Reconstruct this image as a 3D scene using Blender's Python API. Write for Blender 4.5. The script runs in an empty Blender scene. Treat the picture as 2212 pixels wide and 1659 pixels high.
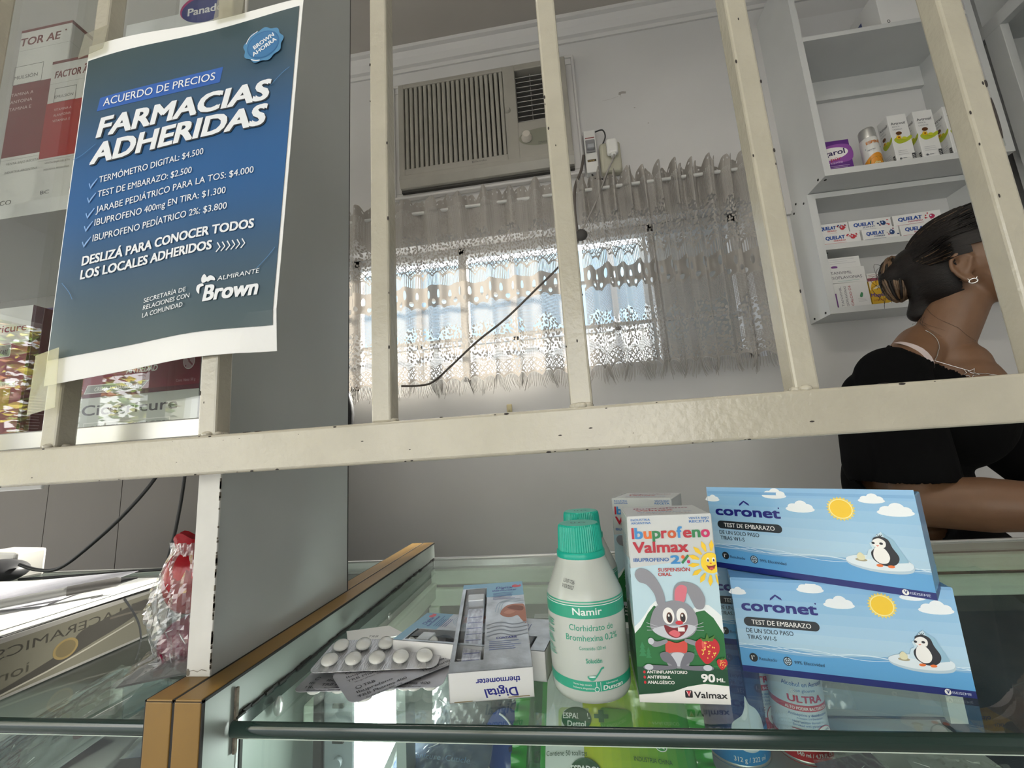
import bpy, bmesh, math, random
from math import sin, cos, pi, radians, atan2, sqrt
from mathutils import Vector, Matrix, geometry
random.seed(7)
SC = bpy.context.scene
COL = SC.collection

# ------------------------------------------------------------------ camera, sky, sun, exposure
# metres; x right, y into the shop, z up; z = 0 is the top of the glass counter
YAW, PITCH, ROLL, FOC = .1223, .17073, -.06355, 892.2
f_ = Vector((-sin(YAW)*cos(PITCH), cos(YAW)*cos(PITCH), sin(PITCH)))
r0 = Vector((cos(YAW), sin(YAW), 0)); u0 = r0.cross(f_)
r_ = r0*cos(ROLL)+u0*sin(ROLL); u_ = -r0*sin(ROLL)+u0*cos(ROLL)
cam = bpy.data.cameras.new('camera'); camo = bpy.data.objects.new('camera', cam); COL.objects.link(camo)
camo.matrix_world = Matrix(((r_.x, u_.x, -f_.x, 0), (r_.y, u_.y, -f_.y, 0), (r_.z, u_.z, -f_.z, .155), (0, 0, 0, 1)))
cam.sensor_width = 36; cam.sensor_fit = 'HORIZONTAL'; cam.lens = FOC/2212*36; cam.clip_start = .01
SC.camera = camo
SC.view_settings.view_transform = 'Standard'; SC.view_settings.look = 'None'
SC.view_settings.exposure = 1.18; SC.view_settings.gamma = 1; SC.view_settings.use_curve_mapping = False
SC.cycles.max_bounces = 10; SC.cycles.transparent_max_bounces = 24; SC.cycles.use_denoising = True
SC.cycles.sample_clamp_indirect = 6

W = bpy.data.worlds.new('sky'); SC.world = W; W.use_nodes = True
wt = W.node_tree; wt.nodes.clear()
wo = wt.nodes.new('ShaderNodeOutputWorld'); wb = wt.nodes.new('ShaderNodeBackground')
wc = wt.nodes.new('ShaderNodeTexCoord'); ws = wt.nodes.new('ShaderNodeSeparateXYZ'); wr = wt.nodes.new('ShaderNodeValToRGB')
wt.links.new(wc.outputs['Generated'], ws.inputs[0]); wt.links.new(ws.outputs['Z'], wr.inputs[0])
wt.links.new(wr.outputs[0], wb.inputs[0]); wt.links.new(wb.outputs[0], wo.inputs[0])
e = wr.color_ramp.elements
e[0].position = 0.0; e[0].color = (1, .97, .90, 1); e[1].position = .8; e[1].color = (.62, .74, .92, 1)
wb.inputs[1].default_value = 2.1
SUN = bpy.data.lights.new('sun', 'SUN'); suno = bpy.data.objects.new('sun', SUN); COL.objects.link(suno)
SUN.energy = 20; SUN.angle = radians(3.5); SUN.color = (1, .93, .82)
suno.rotation_euler = Vector((-.5, -.9, -.66)).to_track_quat('-Z', 'Y').to_euler()
suno.location = (3, 6, 5)

# ------------------------------------------------------------------ materials
def srgb(h):
    if isinstance(h, (tuple, list)): return tuple(h)+(1,) if len(h) == 3 else tuple(h)
    h = h.lstrip('#'); c = [int(h[i:i+2], 16)/255 for i in (0, 2, 4)]
    return tuple(x/12.92 if x <= .04045 else ((x+.055)/1.055)**2.4 for x in c)+(1,)
MATS = {}
def mat(name, color, rough=.5, metal=0, noise=0, nscale=30, bump=0, bscale=60, coat=0, trans=0, spec=.5, emit=0, alpha=1, stretch=None):
    if name in MATS: return MATS[name]
    m = bpy.data.materials.new(name); m.use_nodes = True; nt = m.node_tree; p = nt.nodes['Principled BSDF']
    c = srgb(color)
    p.inputs['Base Color'].default_value = c; p.inputs['Roughness'].default_value = rough; p.inputs['Metallic'].default_value = metal
    p.inputs['Coat Weight'].default_value = coat; p.inputs['Coat Roughness'].default_value = .12
    p.inputs['Specular IOR Level'].default_value = spec
    if trans: p.inputs['Transmission Weight'].default_value = trans
    if emit: p.inputs['Emission Color'].default_value = c; p.inputs['Emission Strength'].default_value = emit
    if alpha < 1: p.inputs['Alpha'].default_value = alpha
    if noise or bump:
        tc = nt.nodes.new('ShaderNodeTexCoord'); src = tc.outputs['Object']
        if stretch:
            mp = nt.nodes.new('ShaderNodeMapping'); mp.inputs['Scale'].default_value = stretch; nt.links.new(src, mp.inputs[0]); src = mp.outputs[0]
    if noise:
        n = nt.nodes.new('ShaderNodeTexNoise'); n.inputs['Scale'].default_value = nscale; n.inputs['Detail'].default_value = 4
        nt.links.new(src, n.inputs['Vector'])
        mr = nt.nodes.new('ShaderNodeMapRange'); mr.inputs[1].default_value = .3; mr.inputs[2].default_value = .7
        mr.inputs[3].default_value = 1-noise; mr.inputs[4].default_value = 1+noise*.4
        nt.links.new(n.outputs[0], mr.inputs[0])
        mx = nt.nodes.new('ShaderNodeVectorMath'); mx.operation = 'SCALE'; mx.inputs[0].default_value = c[:3]
        nt.links.new(mr.outputs[0], mx.inputs['Scale']); nt.links.new(mx.outputs[0], p.inputs['Base Color'])
    if bump:
        n = nt.nodes.new('ShaderNodeTexNoise'); n.inputs['Scale'].default_value = bscale; n.inputs['Detail'].default_value = 3
        nt.links.new(src, n.inputs['Vector'])
        b = nt.nodes.new('ShaderNodeBump'); b.inputs['Strength'].default_value = bump; b.inputs['Distance'].default_value = .002
        nt.links.new(n.outputs[0], b.inputs['Height']); nt.links.new(b.outputs[0], p.inputs['Normal'])
    MATS[name] = m; return m
def ink(h, rough=.42): return mat('ink '+str(h)+'%g' % rough, h, rough)
def glass(name, tint=(.93, .97, .95), rough=.02, refl=1.0, haze=0, hazecol=(.8, .85, .82)):
    """clear pane: transparent plus Fresnel reflection (thin, unrefracted); haze = a film of dust"""
    if name in MATS: return MATS[name]
    m = bpy.data.materials.new(name); m.use_nodes = True; nt = m.node_tree; nt.nodes.clear()
    o = nt.nodes.new('ShaderNodeOutputMaterial'); mx = nt.nodes.new('ShaderNodeMixShader')
    t = nt.nodes.new('ShaderNodeBsdfTransparent'); g = nt.nodes.new('ShaderNodeBsdfGlossy'); fr = nt.nodes.new('ShaderNodeFresnel')
    t.inputs[0].default_value = tint+(1,); g.inputs['Roughness'].default_value = rough; fr.inputs[0].default_value = 1.5
    ml = nt.nodes.new('ShaderNodeMath'); ml.operation = 'MULTIPLY'; ml.inputs[1].default_value = refl; ml.use_clamp = True
    geo = nt.nodes.new('ShaderNodeNewGeometry')
    nt.links.new(fr.outputs[0], ml.inputs[0]); nt.links.new(ml.outputs[0], mx.inputs[0]); nt.links.new(g.outputs[0], mx.inputs[2])
    iorm = nt.nodes.new('ShaderNodeMath'); iorm.operation = 'MULTIPLY_ADD'; iorm.inputs[1].default_value = 1/1.5-1.5; iorm.inputs[2].default_value = 1.5
    nt.links.new(geo.outputs['Backfacing'], iorm.inputs[0])
    # the Fresnel node inverts its IOR on back faces; 1/ior there gives the same curve on both sides of the pane
    nt.links.new(iorm.outputs[0], fr.inputs[0])
    src = t.outputs[0]
    if haze:
        d = nt.nodes.new('ShaderNodeBsdfDiffuse'); d.inputs[0].default_value = hazecol+(1,)
        n = nt.nodes.new('ShaderNodeTexNoise'); n.inputs['Scale'].default_value = 45; n.inputs['Detail'].default_value = 8
        tc = nt.nodes.new('ShaderNodeTexCoord'); nt.links.new(tc.outputs['Object'], n.inputs['Vector'])
        hm = nt.nodes.new('ShaderNodeMath'); hm.operation = 'MULTIPLY'; hm.inputs[1].default_value = haze*2
        nt.links.new(n.outputs[0], hm.inputs[0])
        hx = nt.nodes.new('ShaderNodeMixShader'); nt.links.new(hm.outputs[0], hx.inputs[0])
        nt.links.new(src, hx.inputs[1]); nt.links.new(d.outputs[0], hx.inputs[2]); src = hx.outputs[0]
    nt.links.new(src, mx.inputs[1]); nt.links.new(mx.outputs[0], o.inputs[0])
    MATS[name] = m; return m

# ------------------------------------------------------------------ mesh builder
class G:
    def __init__(s): s.v = []; s.f = []; s.mi = []; s.sm = []; s.mats = []; s.uv = None
    def m(s, mt):
        if mt not in s.mats: s.mats.append(mt)
        return s.mats.index(mt)
    def add(s, vs, fs, mt, smooth=False, M=None):
        o = len(s.v); k = s.m(mt)
        for p in vs:
            p = Vector(p); s.v.append(M @ p if M else p)
        for f in fs: s.f.append([i+o for i in f]); s.mi.append(k); s.sm.append(smooth)
    def bm(s, b, mt, smooth=False, M=None):
        b.verts.ensure_lookup_table(); b.verts.index_update()
        s.add([v.co.copy() for v in b.verts], [[v.index for v in f.verts] for f in b.faces], mt, smooth, M); b.free()
    def box(s, x0, x1, y0, y1, z0, z1, mt, bev=0, seg=2, M=None):
        b = bmesh.new(); bmesh.ops.create_cube(b, size=1)
        for v in b.verts: v.co = Vector((x0+(v.co.x+.5)*(x1-x0), y0+(v.co.y+.5)*(y1-y0), z0+(v.co.z+.5)*(z1-z0)))
        if bev: bmesh.ops.bevel(b, geom=b.edges[:], offset=bev, segments=seg, affect='EDGES', profile=.5)
        s.bm(b, mt, False, M)
    def quad(s, a, b, c, d, mt): s.add([a, b, c, d], [(0, 1, 2, 3)], mt)
    def lathe(s, prof, mt, n=32, M=None, cap0=True, cap1=True, smooth=True, sx=1, sy=1):
        vs = []; fs = []
        for r, z in prof:
            for i in range(n): a = 2*pi*i/n; vs.append((r*cos(a)*sx, r*sin(a)*sy, z))
        for j in range(len(prof)-1):
            for i in range(n):
                k = (i+1) % n; fs.append((j*n+i, j*n+k, (j+1)*n+k, (j+1)*n+i))
        s.add(vs, fs, mt, smooth, M)
        if cap0: s.add([vs[i] for i in range(n)], [tuple(range(n))[::-1]], mt, False, M)
        if cap1: s.add([vs[-n+i] for i in range(n)], [tuple(range(n))], mt, False, M)
    def tube(s, pts, r, mt, n=8, smooth=True, M=None, caps=True):
        pts = [Vector(p) for p in pts]; R = r if isinstance(r, (list, tuple)) else [r]*len(pts)
        vs = []; fs = []; prev = None
        for i, p in enumerate(pts):
            t = (pts[min(i+1, len(pts)-1)]-pts[max(i-1, 0)])
            t = t.normalized() if t.length > 1e-9 else Vector((0, 0, 1))
            if prev is None: a = t.orthogonal().normalized()
            else:
                a = prev-t*prev.dot(t); a = a.normalized() if a.length > 1e-6 else t.orthogonal().normalized()
            prev = a; b = t.cross(a)
            for k in range(n): q = 2*pi*k/n; vs.append(p+(a*cos(q)+b*sin(q))*R[i])
        for j in range(len(pts)-1):
            for k in range(n): l = (k+1) % n; fs.append((j*n+k, j*n+l, (j+1)*n+l, (j+1)*n+k))
        s.add(vs, fs, mt, smooth, M)
        if caps:
            s.add(vs[:n], [tuple(range(n))[::-1]], mt, False, M); s.add(vs[-n:], [tuple(range(n))], mt, False, M)
    def ell(s, c, r, mt, nu=20, nv=12, M=None, smooth=True):
        c = Vector(c); vs = []; fs = []
        for j in range(nv+1):
            th = pi*j/nv
            for i in range(nu): ph = 2*pi*i/nu; vs.append(c+Vector((r[0]*sin(th)*cos(ph), r[1]*sin(th)*sin(ph), -r[2]*cos(th))))
        for j in range(nv):
            for i in range(nu): k = (i+1) % nu; fs.append((j*nu+i, j*nu+k, (j+1)*nu+k, (j+1)*nu+i))
        s.add(vs, fs, mt, smooth, M)
    def grid(s, fn, nu, nv, mt, smooth=True, uvfn=None, closed=False):
        o = len(s.v)
        vs = [fn(i/nu, j/nv) for j in range(nv+1) for i in range(nu+1)]
        fs = [(j*(nu+1)+i, j*(nu+1)+i+1, (j+1)*(nu+1)+i+1, (j+1)*(nu+1)+i) for j in range(nv) for i in range(nu)]
        s.add(vs, fs, mt, smooth)
        if uvfn:
            if s.uv is None: s.uv = {}
            for j in range(nv+1):
                for i in range(nu+1): s.uv[o+j*(nu+1)+i] = uvfn(i/nu, j/nv)
    def prism(s, poly, z0, z1, mt, M=None):
        n = len(poly); vs = [(p[0], p[1], z0) for p in poly]+[(p[0], p[1], z1) for p in poly]
        tri = geometry.tessellate_polygon([[Vector((p[0], p[1], 0)) for p in poly]])
        fs = [tuple(t)[::-1] for t in tri]+[tuple(i+n for i in t) for t in tri]+[(i, (i+1) % n, (i+1) % n+n, i+n) for i in range(n)]
        s.add(vs, fs, mt, False, M)
    def build(s, name, parent=None, loc=None, rot=None, recalc=False, fix=True):
        me = bpy.data.meshes.new(name); me.from_pydata([tuple(v) for v in s.v], [], s.f)
        for m_ in s.mats: me.materials.append(m_)
        me.polygons.foreach_set('material_index', s.mi); me.polygons.foreach_set('use_smooth', s.sm)
        if s.uv:
            ul = me.uv_layers.new(name='uv')
            for lp in me.loops: ul.data[lp.index].uv = s.uv.get(lp.vertex_index, (0, 0))
        if recalc:
            b = bmesh.new(); b.from_mesh(me); bmesh.ops.remove_doubles(b, verts=b.verts, dist=1e-6); bmesh.ops.recalc_face_normals(b, faces=b.faces); b.to_mesh(me); b.free()
        me.update()
        o = bpy.data.objects.new(name, me); COL.objects.link(o)
        if parent: o.parent = parent
        if loc is not None: o.location = loc
        if rot is not None: o.rotation_euler = rot
        return o
def tag(o, label=None, cat=None, group=None, kind=None):
    if label: o['label'] = label
    if cat: o['category'] = cat
    if group: o['group'] = group
    if kind: o['kind'] = kind
    return o
def thing(name, label, cat, loc=(0, 0, 0), rot=(0, 0, 0), group=None):
    o = bpy.data.objects.new(name, None); COL.objects.link(o); o.empty_display_size = .02
    o.location = loc; o.rotation_euler = rot
    return tag(o, label, cat, group)
def struct(o): o['kind'] = 'structure'; return o
def kids(o): return [c for c in bpy.data.objects if c.parent == o]
def copy_tree(o, parent=None):
    c = o.copy(); COL.objects.link(c); c.parent = parent
    for ch in kids(o): copy_tree(ch, c)
    return c
def TR(loc, rz=0, rx=0, ry=0): return Matrix.Translation(loc) @ Matrix.Rotation(rz, 4, 'Z') @ Matrix.Rotation(ry, 4, 'Y') @ Matrix.Rotation(rx, 4, 'X')

# ------------------------------------------------------------------ printing on surfaces (units: mm)
TXT = {}
def text_geo(s):
    k = s
    if k not in TXT:
        cu = bpy.data.curves.new('t', 'FONT'); cu.body = s; cu.resolution_u = 3; cu.fill_mode = 'FRONT'
        o = bpy.data.objects.new('t', cu); COL.objects.link(o)
        me = o.to_mesh(); vs = [v.co.copy() for v in me.vertices]; fs = [tuple(p.vertices) for p in me.polygons]
        o.to_mesh_clear(); bpy.data.objects.remove(o); bpy.data.curves.remove(cu)
        TXT[k] = (vs, fs, min(v.x for v in vs), max(v.x for v in vs))
    return TXT[k]
class Print:
    def __init__(s, g, O=(0, 0, 0), U=(1, 0, 0), V=(0, 0, 1), N=(0, -1, 0), fn=None, w0=.03, step=.007, maxe=0):
        O, U, V, N = map(Vector, (O, U, V, N)); s.g = g; s.w = w0; s.step = step; s.maxe = maxe
        s.fn = fn or (lambda u, v, w: O+U*(u*.001)+V*(v*.001)+N*(w*.001))
    def put(s, pts, fs, mt):
        if s.maxe:                                   # on curved surfaces split long faces so that they follow the curve
            pts = [tuple(p) for p in pts]; out = []; mid = {}
            st = [(f[0], f[i], f[i+1]) for f in fs for i in range(1, len(f)-1)]
            while st:
                t = st.pop(); e = [((pts[t[i]][0]-pts[t[(i+1) % 3]][0])**2+(pts[t[i]][1]-pts[t[(i+1) % 3]][1])**2, i) for i in range(3)]
                L, i = max(e)
                if L <= s.maxe**2: out.append(t); continue
                a, b, c = t[i], t[(i+1) % 3], t[(i+2) % 3]; k = (min(a, b), max(a, b))
                if k not in mid: mid[k] = len(pts); pts.append(((pts[a][0]+pts[b][0])/2, (pts[a][1]+pts[b][1])/2))
                m = mid[k]; st += [(a, m, c), (m, b, c)]
            fs = out
        s.g.add([s.fn(p[0], p[1], s.w) for p in pts], fs, mt); s.w += s.step
    def rect(s, u0, v0, u1, v1, mt, n=1, k=1):
        s.put([(u0+(u1-u0)*i/n, v0+(v1-v0)*j/k) for j in range(k+1) for i in range(n+1)],
              [(j*(n+1)+i, j*(n+1)+i+1, (j+1)*(n+1)+i+1, (j+1)*(n+1)+i) for j in range(k) for i in range(n)], mt)
    def poly(s, pts, mt):
        s.put(pts, [tuple(t) for t in geometry.tessellate_polygon([[Vector((p[0], p[1], 0)) for p in pts]])], mt)
    def ell(s, u, v, a, b, mt, n=28, rot=0):
        c, d = cos(rot), sin(rot)
        s.put([(u+a*cos(2*pi*i/n)*c-b*sin(2*pi*i/n)*d, v+a*cos(2*pi*i/n)*d+b*sin(2*pi*i/n)*c) for i in range(n)], [tuple(range(n))], mt)
    def rrect(s, u0, v0, u1, v1, r, mt):
        p = []
        for cu_, cv, a0 in ((u1-r, v0+r, -pi/2), (u1-r, v1-r, 0), (u0+r, v1-r, pi/2), (u0+r, v0+r, pi)):
            for i in range(7): a = a0+pi/2*i/6; p.append((cu_+r*cos(a), cv+r*sin(a)))
        s.put(p, [tuple(range(len(p)))], mt)
    def frame(s, u0, v0, u1, v1, t, mt):
        w = s.w
        for q in ((u0, v0, u1, v0+t), (u0, v1-t, u1, v1), (u0, v0, u0+t, v1), (u1-t, v0, u1, v1)): s.w = w; s.rect(*q, mt)
    def line(s, pts, t, mt):
        vs = []; n = len(pts)
        for i, p in enumerate(pts):
            a = pts[max(i-1, 0)]; b = pts[min(i+1, n-1)]; dx, dy = b[0]-a[0], b[1]-a[1]; l = sqrt(dx*dx+dy*dy) or 1
            vs += [(p[0]-dy/l*t/2, p[1]+dx/l*t/2), (p[0]+dy/l*t/2, p[1]-dx/l*t/2)]
        s.put(vs, [(2*i, 2*i+1, 2*i+3, 2*i+2) for i in range(n-1)], mt)
    def curve(s, pts, t, mt, n=8):
        """smooth line through points (Catmull-Rom)"""
        s.line(smooth(pts, n), t, mt)
    def blob(s, pts, mt, n=6):
        """smooth closed shape through points"""
        P_ = []; N_ = len(pts)
        for i in range(N_):
            a, b, c, d = (pts[(i+k) % N_] for k in (-1, 0, 1, 2))
            for j in range(n): P_.append(cr(a, b, c, d, j/n))
        s.poly(P_, mt)
    def text(s, t, u, v, h, mt, width=None, al='L', bold=0, shear=0, rot=0, mirror=False):
        """cap height h, baseline at (u, v)"""
        vs, fs, x0, x1 = text_geo(t); k = h/.727; B = bold*k*.8
        kx = (width-2*B)/(x1-x0) if width else k
        wd = (x1-x0)*kx; off = {'L': B, 'C': -wd/2, 'R': -wd-B}[al]; c, d = cos(rot), sin(rot)
        # heavier weights: the same letters laid again a hair to each side
        sh = [(0, 0)] if bold < .003 else ([(-B, 0), (B, 0)] if bold < .02 else [(-B, -B*.6), (B, -B*.6), (-B, B*.6), (B, B*.6), (0, 0)])
        w = s.w
        for q, (bx_, by_) in enumerate(sh): s.w = w+s.step*.3*q; s._letters(vs, fs, x0, kx, k, wd, off+bx_, by_, c, d, shear, mirror, u, v, mt)
        s.w = w+s.step*2.2
    def _letters(s, vs, fs, x0, kx, k, wd, off, by_, c, d, shear, mirror, u, v, mt):
        o = []
        for p in vs:
            X = (p.x-x0)*kx
            if mirror: X = wd-X
            X += off; Y = p.y*k+by_; X += Y*shear
            o.append((u+X*c-Y*d, v+X*d+Y*c))
        s.put(o, fs, mt)
    def lines(s, u0, v0, u1, n, dv, t, mt, ragged=.35):
        w = s.w
        for i in range(n):
            s.w = w; s.rect(u0, v0-i*dv, u1-(u1-u0)*ragged*random.random(), v0-i*dv+t, mt)
    def cloud(s, u, v, wd, mt):
        w = s.w
        for dx, dy, a, b in ((0, 0, .5, .13), (-.22, .07, .2, .15), (.05, .14, .22, .2), (.27, .07, .18, .14)):
            s.w = w; s.ell(u+dx*wd, v+dy*wd, a*wd, b*wd, mt, 18); w += s.step*.6
    def sunburst(s, u, v, r, mt, m2, n=24):
        P_ = []
        for i in range(2*n): a = pi*i/n; q = r*(1 if i % 2 else .84); P_.append((u+q*cos(a), v+q*sin(a)))
        s.poly(P_, m2); s.ell(u, v, r*.8, r*.8, ink('#f6e9a0')); s.ell(u, v, r*.73, r*.73, mt)
def cr(a, b, c, d, t):
    return tuple(.5*((2*b[i])+(-a[i]+c[i])*t+(2*a[i]-5*b[i]+4*c[i]-d[i])*t*t+(-a[i]+3*b[i]-3*c[i]+d[i])*t**3) for i in range(len(a)))
def smooth(pts, n=8):
    out = []; N_ = len(pts)
    for i in range(N_-1):
        a, b, c, d = pts[max(i-1, 0)], pts[i], pts[i+1], pts[min(i+2, N_-1)]
        for j in range(n): out.append(cr(a, b, c, d, j/n))
    return out+[tuple(pts[-1])]
# ------------------------------------------------------------------ palette
WALL = mat('wall paint', (.56, .555, .55), .6, noise=.06, nscale=3, bump=.08, bscale=90)
CEIL = mat('ceiling paint', (.42, .39, .355), .7, noise=.05, nscale=4)
TRIMW = mat('trim paint', (.55, .54, .53), .55)
LAM = mat('grey laminate', (.43, .45, .44), .38, noise=.05, nscale=5, bump=.03, bscale=400)
EDGE = mat('pale edge band', (.62, .61, .57), .45, noise=.12, nscale=25)
GOLD = mat('gold edge band', '#85652a', .38, noise=.08, nscale=40)
WHITE = mat('white melamine', (.58, .59, .585), .42, noise=.03, nscale=9)
ALU = mat('aluminium', (.62, .62, .6), .36, .75, noise=.06, nscale=20)
LITALU = mat('green lit rail aluminium', (.80, .92, .76), .4)  # aluminium with the greenish lamp glow painted into its colour
BLACK = mat('black seam', (.012, .011, .01), .7)
DARK = mat('dark recess', (.05, .047, .043), .8)
STEEL = mat('grey steel plate', (.33, .36, .38), .4, .5, noise=.1, nscale=14)
GEDGE = mat('green glass edge', (.012, .03, .024), .12, coat=.6)
GEDGE2 = mat('pale glass arris', (.5, .58, .5), .3)
PANE = glass('counter glass', (.92, .965, .945), .01, 1.1, haze=.035)
FRONTP = glass('front pane', (.9, .95, .93), .01, .8)
CLEAR = glass('clear plastic', (.96, .97, .97), .1, 1.0)
FILM = glass('cellophane', (.93, .94, .94), .05, 2.6, haze=.1)
WPANE = glass('window pane', (.95, .97, .98), .0, .6)
PAPER = mat('white paper', (.84, .84, .82), .6)
CARD = mat('white carton', (.70, .70, .69), .4)

# ------------------------------------------------------------------ room shell
def shell(name, boxes, mt):
    g = G()
    for b in boxes: g.box(*b, mt)
    return struct(g.build(name))
YB = 1.35
WX0, WX1, WZ0, WZ1 = -.76, .64, .41, .93
shell('wall_back', [(-3.3, WX0, YB, YB+.12, -1, 1.74), (WX1, 1.9, YB, YB+.12, -1, 1.74), (WX0, WX1, YB, YB+.12, -1, WZ0), (WX0, WX1, YB, YB+.12, WZ1, 1.74)], WALL)
shell('wall_left', [(-3.3, -3.2, .5, 1.35, -1, 1.74), (-3.3, -3.2, -2.5, .5, 1.15, 1.74), (-3.28, -3.22, -.75, -.68, -1, 1.15), (-3.28, -3.22, -1.9, -1.83, -1, 1.15)], WALL)
shell('wall_right', [(1.8, 1.9, -2.5, 1.35, -1, 1.74)], WALL)
shell('wall_front', [(.9, 1.8, -2.5, -2.4, -1, 1.74), (-3.2, .9, -2.5, -2.4, 1.15, 1.74), (-1.55, -1.47, -2.48, -2.42, -1, 1.15)], WALL)
shell('ceiling', [(-3.3, 1.9, -2.5, 1.47, 1.74, 1.8)], CEIL)
shell('floor', [(-3.3, 1.9, -2.5, 1.47, -1.06, -1.0)], mat('floor tile', (.34, .31, .28), .35, noise=.1, nscale=6))
shell('ground', [(-14, 14, -16, -2.5, -1.12, -1.04), (-14, -3.3, -2.5, 1.47, -1.12, -1.04), (-14, 14, 1.47, 14, -1.12, -1.04)], mat('pavement', (.36, .35, .33), .8, noise=.15, nscale=4))
g = G()
pr = [(0, 1.672), (.006, 1.672), (.01, 1.684), (.02, 1.688), (.034, 1.705), (.044, 1.724), (.056, 1.728), (.058, 1.74), (0, 1.74)]
g.add([(x, YB-a, z) for x in (-3.2, 1.8) for a, z in pr], [(i, (i+1) % 9, (i+1) % 9+9, i+9) for i in range(9)]+[tuple(range(9)), tuple(range(9, 18))], TRIMW)
struct(g.build('trim_1', recalc=True))
g = G()
g.box(-1.22, -1.14, YB-.012, YB, -1, 1.6, TRIMW, .003); g.box(-1.62, -1.56, YB-.01, YB, -1, 1.6, TRIMW, .003)
struct(g.build('trim_2'))
# plaster chip and hairline on the wall
g = G(); P = Print(g, (.2, YB, 1.3), N=(0, -1, 0), w0=.4, step=.1)
ch = mat('bare plaster', (.30, .28, .26), .8)
P.poly([(92, 128), (104, 131), (118, 127), (116, 119), (101, 121), (96, 115), (90, 119)], ch)
P.line([(30, 104), (60, 106), (88, 112)], .7, ch); P.line([(97, 116), (98, 106)], .7, ch)
for u, v in ((-330, 90), (140, 55), (180, -15), (-340, 10)): P.ell(u, v, 3, 1.6, ch, 10)
struct(g.build('trim_3'))

# window: outer frame, mullions, panes
g = G(); FR = mat('window frame', (.5, .5, .5), .4)
y0, y1 = 1.405, 1.44
for b in ((WX0, WX1, WZ0, WZ0+.03), (WX0, WX1, WZ1-.03, WZ1), (WX0, WX0+.03, WZ0, WZ1), (WX1-.03, WX1, WZ0, WZ1), (-.345, -.315, WZ0, WZ1), (.045, .075, WZ0, WZ1), (.34, .365, WZ0, WZ1)):
    g.box(b[0], b[1], y0, y1, b[2], b[3], FR, .003)
for z in (.575, .74): g.box(WX0, WX1, y0+.012, y1-.01, z, z+.012, FR, .002)
wf = struct(g.build('window_1'))
g = G(); g.box(WX0+.02, WX1-.02, 1.419, 1.422, WZ0+.02, WZ1-.02, WPANE); struct(g.build('glass_pane', wf))
# ceiling fluorescent over the customers' side of the counter
cl = thing('ceiling_light', 'long twin tube fluorescent light on the ceiling above the counter', 'ceiling light', (-.1, .02, 1.74))
g = G(); g.prism([(-.07, 0), (-.055, -.05), (-.045, -.05), (-.05, -.012), (.05, -.012), (.045, -.05), (.055, -.05), (.07, 0)], -.75, .75, TRIMW, M=Matrix(((0, 0, 1, 0), (1, 0, 0, 0), (0, 1, 0, 0), (0, 0, 0, 1)))); g.build('housing', cl)
g = G(); TUBEM = mat('fluorescent tube', (1, .95, .86), .4, emit=14)
for y in (-.022, .022): g.tube([(-.7, y, -.032), (.7, y, -.032)], .013, TUBEM, 12)
g.build('tube', cl)
# outside the back window: yard wall, side wall and pier added to block light
shell('trim_4', [(-4, 3, 3.6, 3.75, -1.04, 1.2)], mat('yard wall', (.55, .55, .53), .7))
shell('trim_6', [(-4, 3, 3.62, 3.75, 1.2, 1.98)], mat('yard wall blue', (.26, .36, .44), .6))
shell('trim_7', [(x, x+.05, 3.57, 3.6, -1, 1.98) for x in (-2.2, -1.3, -.4, .5, 1.4)]+[(-4, 3, 3.57, 3.6, 1.17, 1.24)], mat('yard posts', (.3, .3, .3), .6))
shell('window_dimmer', [(.37, 1.3, 1.62, 1.7, -1.04, 1.5)], mat('added side wall', (.30, .30, .29), .8))  # added outside to dim the view behind the right curtain
shell('sun_blocker', [(.76, 1.25, 1.75, 2.5, -1.04, 3.2)], mat('added pier', (.62, .6, .57), .8))  # added to keep the sun off the right part of the window

# ------------------------------------------------------------------ street trees seen reflected in the display glass
LEAF = [mat('leaf a', (.10, .17, .03), .5), mat('leaf b', (.32, .30, .05), .5), mat('leaf c', (.16, .08, .03), .6)]
BARK = mat('bark', (.08, .06, .045), .9)
def tree(x, y, h, lab):
    t = thing('street_tree', lab, 'tree', (x, y, -1.04), group='street trees outside the shop front')
    g = G(); g.tube([(0, 0, 0), (.05, 0, h*.3), (0, .08, h*.6), (.1, .1, h*.85)], [.13, .1, .07, .03], BARK)
    for k in range(9):
        a = k*2.4; z = h*(.28+.06*k); g.tube([(0, .03, z), (cos(a)*.5, sin(a)*.5, z+.25), (cos(a)*1.1, sin(a)*1.1, z+.35)], [.045, .03, .012], BARK, 6)
    g.build('trunk', t)
    g = G(); rn = random.Random(int(x*10))
    for k in range(3600):
        a = rn.random()*2*pi; z = rn.random(); r = (1.7*(1-z*.55))*sqrt(rn.random()); c = Vector((cos(a)*r, sin(a)*r, h*(.22+.83*z)))
        M = Matrix.Translation(c) @ Matrix.Rotation(rn.random()*6.3, 4, 'Z') @ Matrix.Rotation(rn.random()*3, 4, 'X'); s = .03+.045*rn.random()
        g.add([(-s, 0, 0), (0, -s*.5, .01), (s, 0, 0), (0, s*.5, .01)], [(0, 1, 2, 3)], LEAF[0 if rn.random() < .45 else (1 if rn.random() < .6 else 2)], M=M)
    tag(g.build('foliage', t), kind='stuff')
tree(-5.2, -2.6, 3.4, 'leafy street tree reflected nearest in the glass of the display case')
tree(-8.4, -3.8, 4.4, 'taller leafy street tree reflected beyond the nearest one')
tree(-1.6, -7.4, 4.4, 'leafy street tree straight across from the shop opening')
tree(-5.6, -8.2, 4.8, 'leafy street tree farthest along the pavement')

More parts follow.
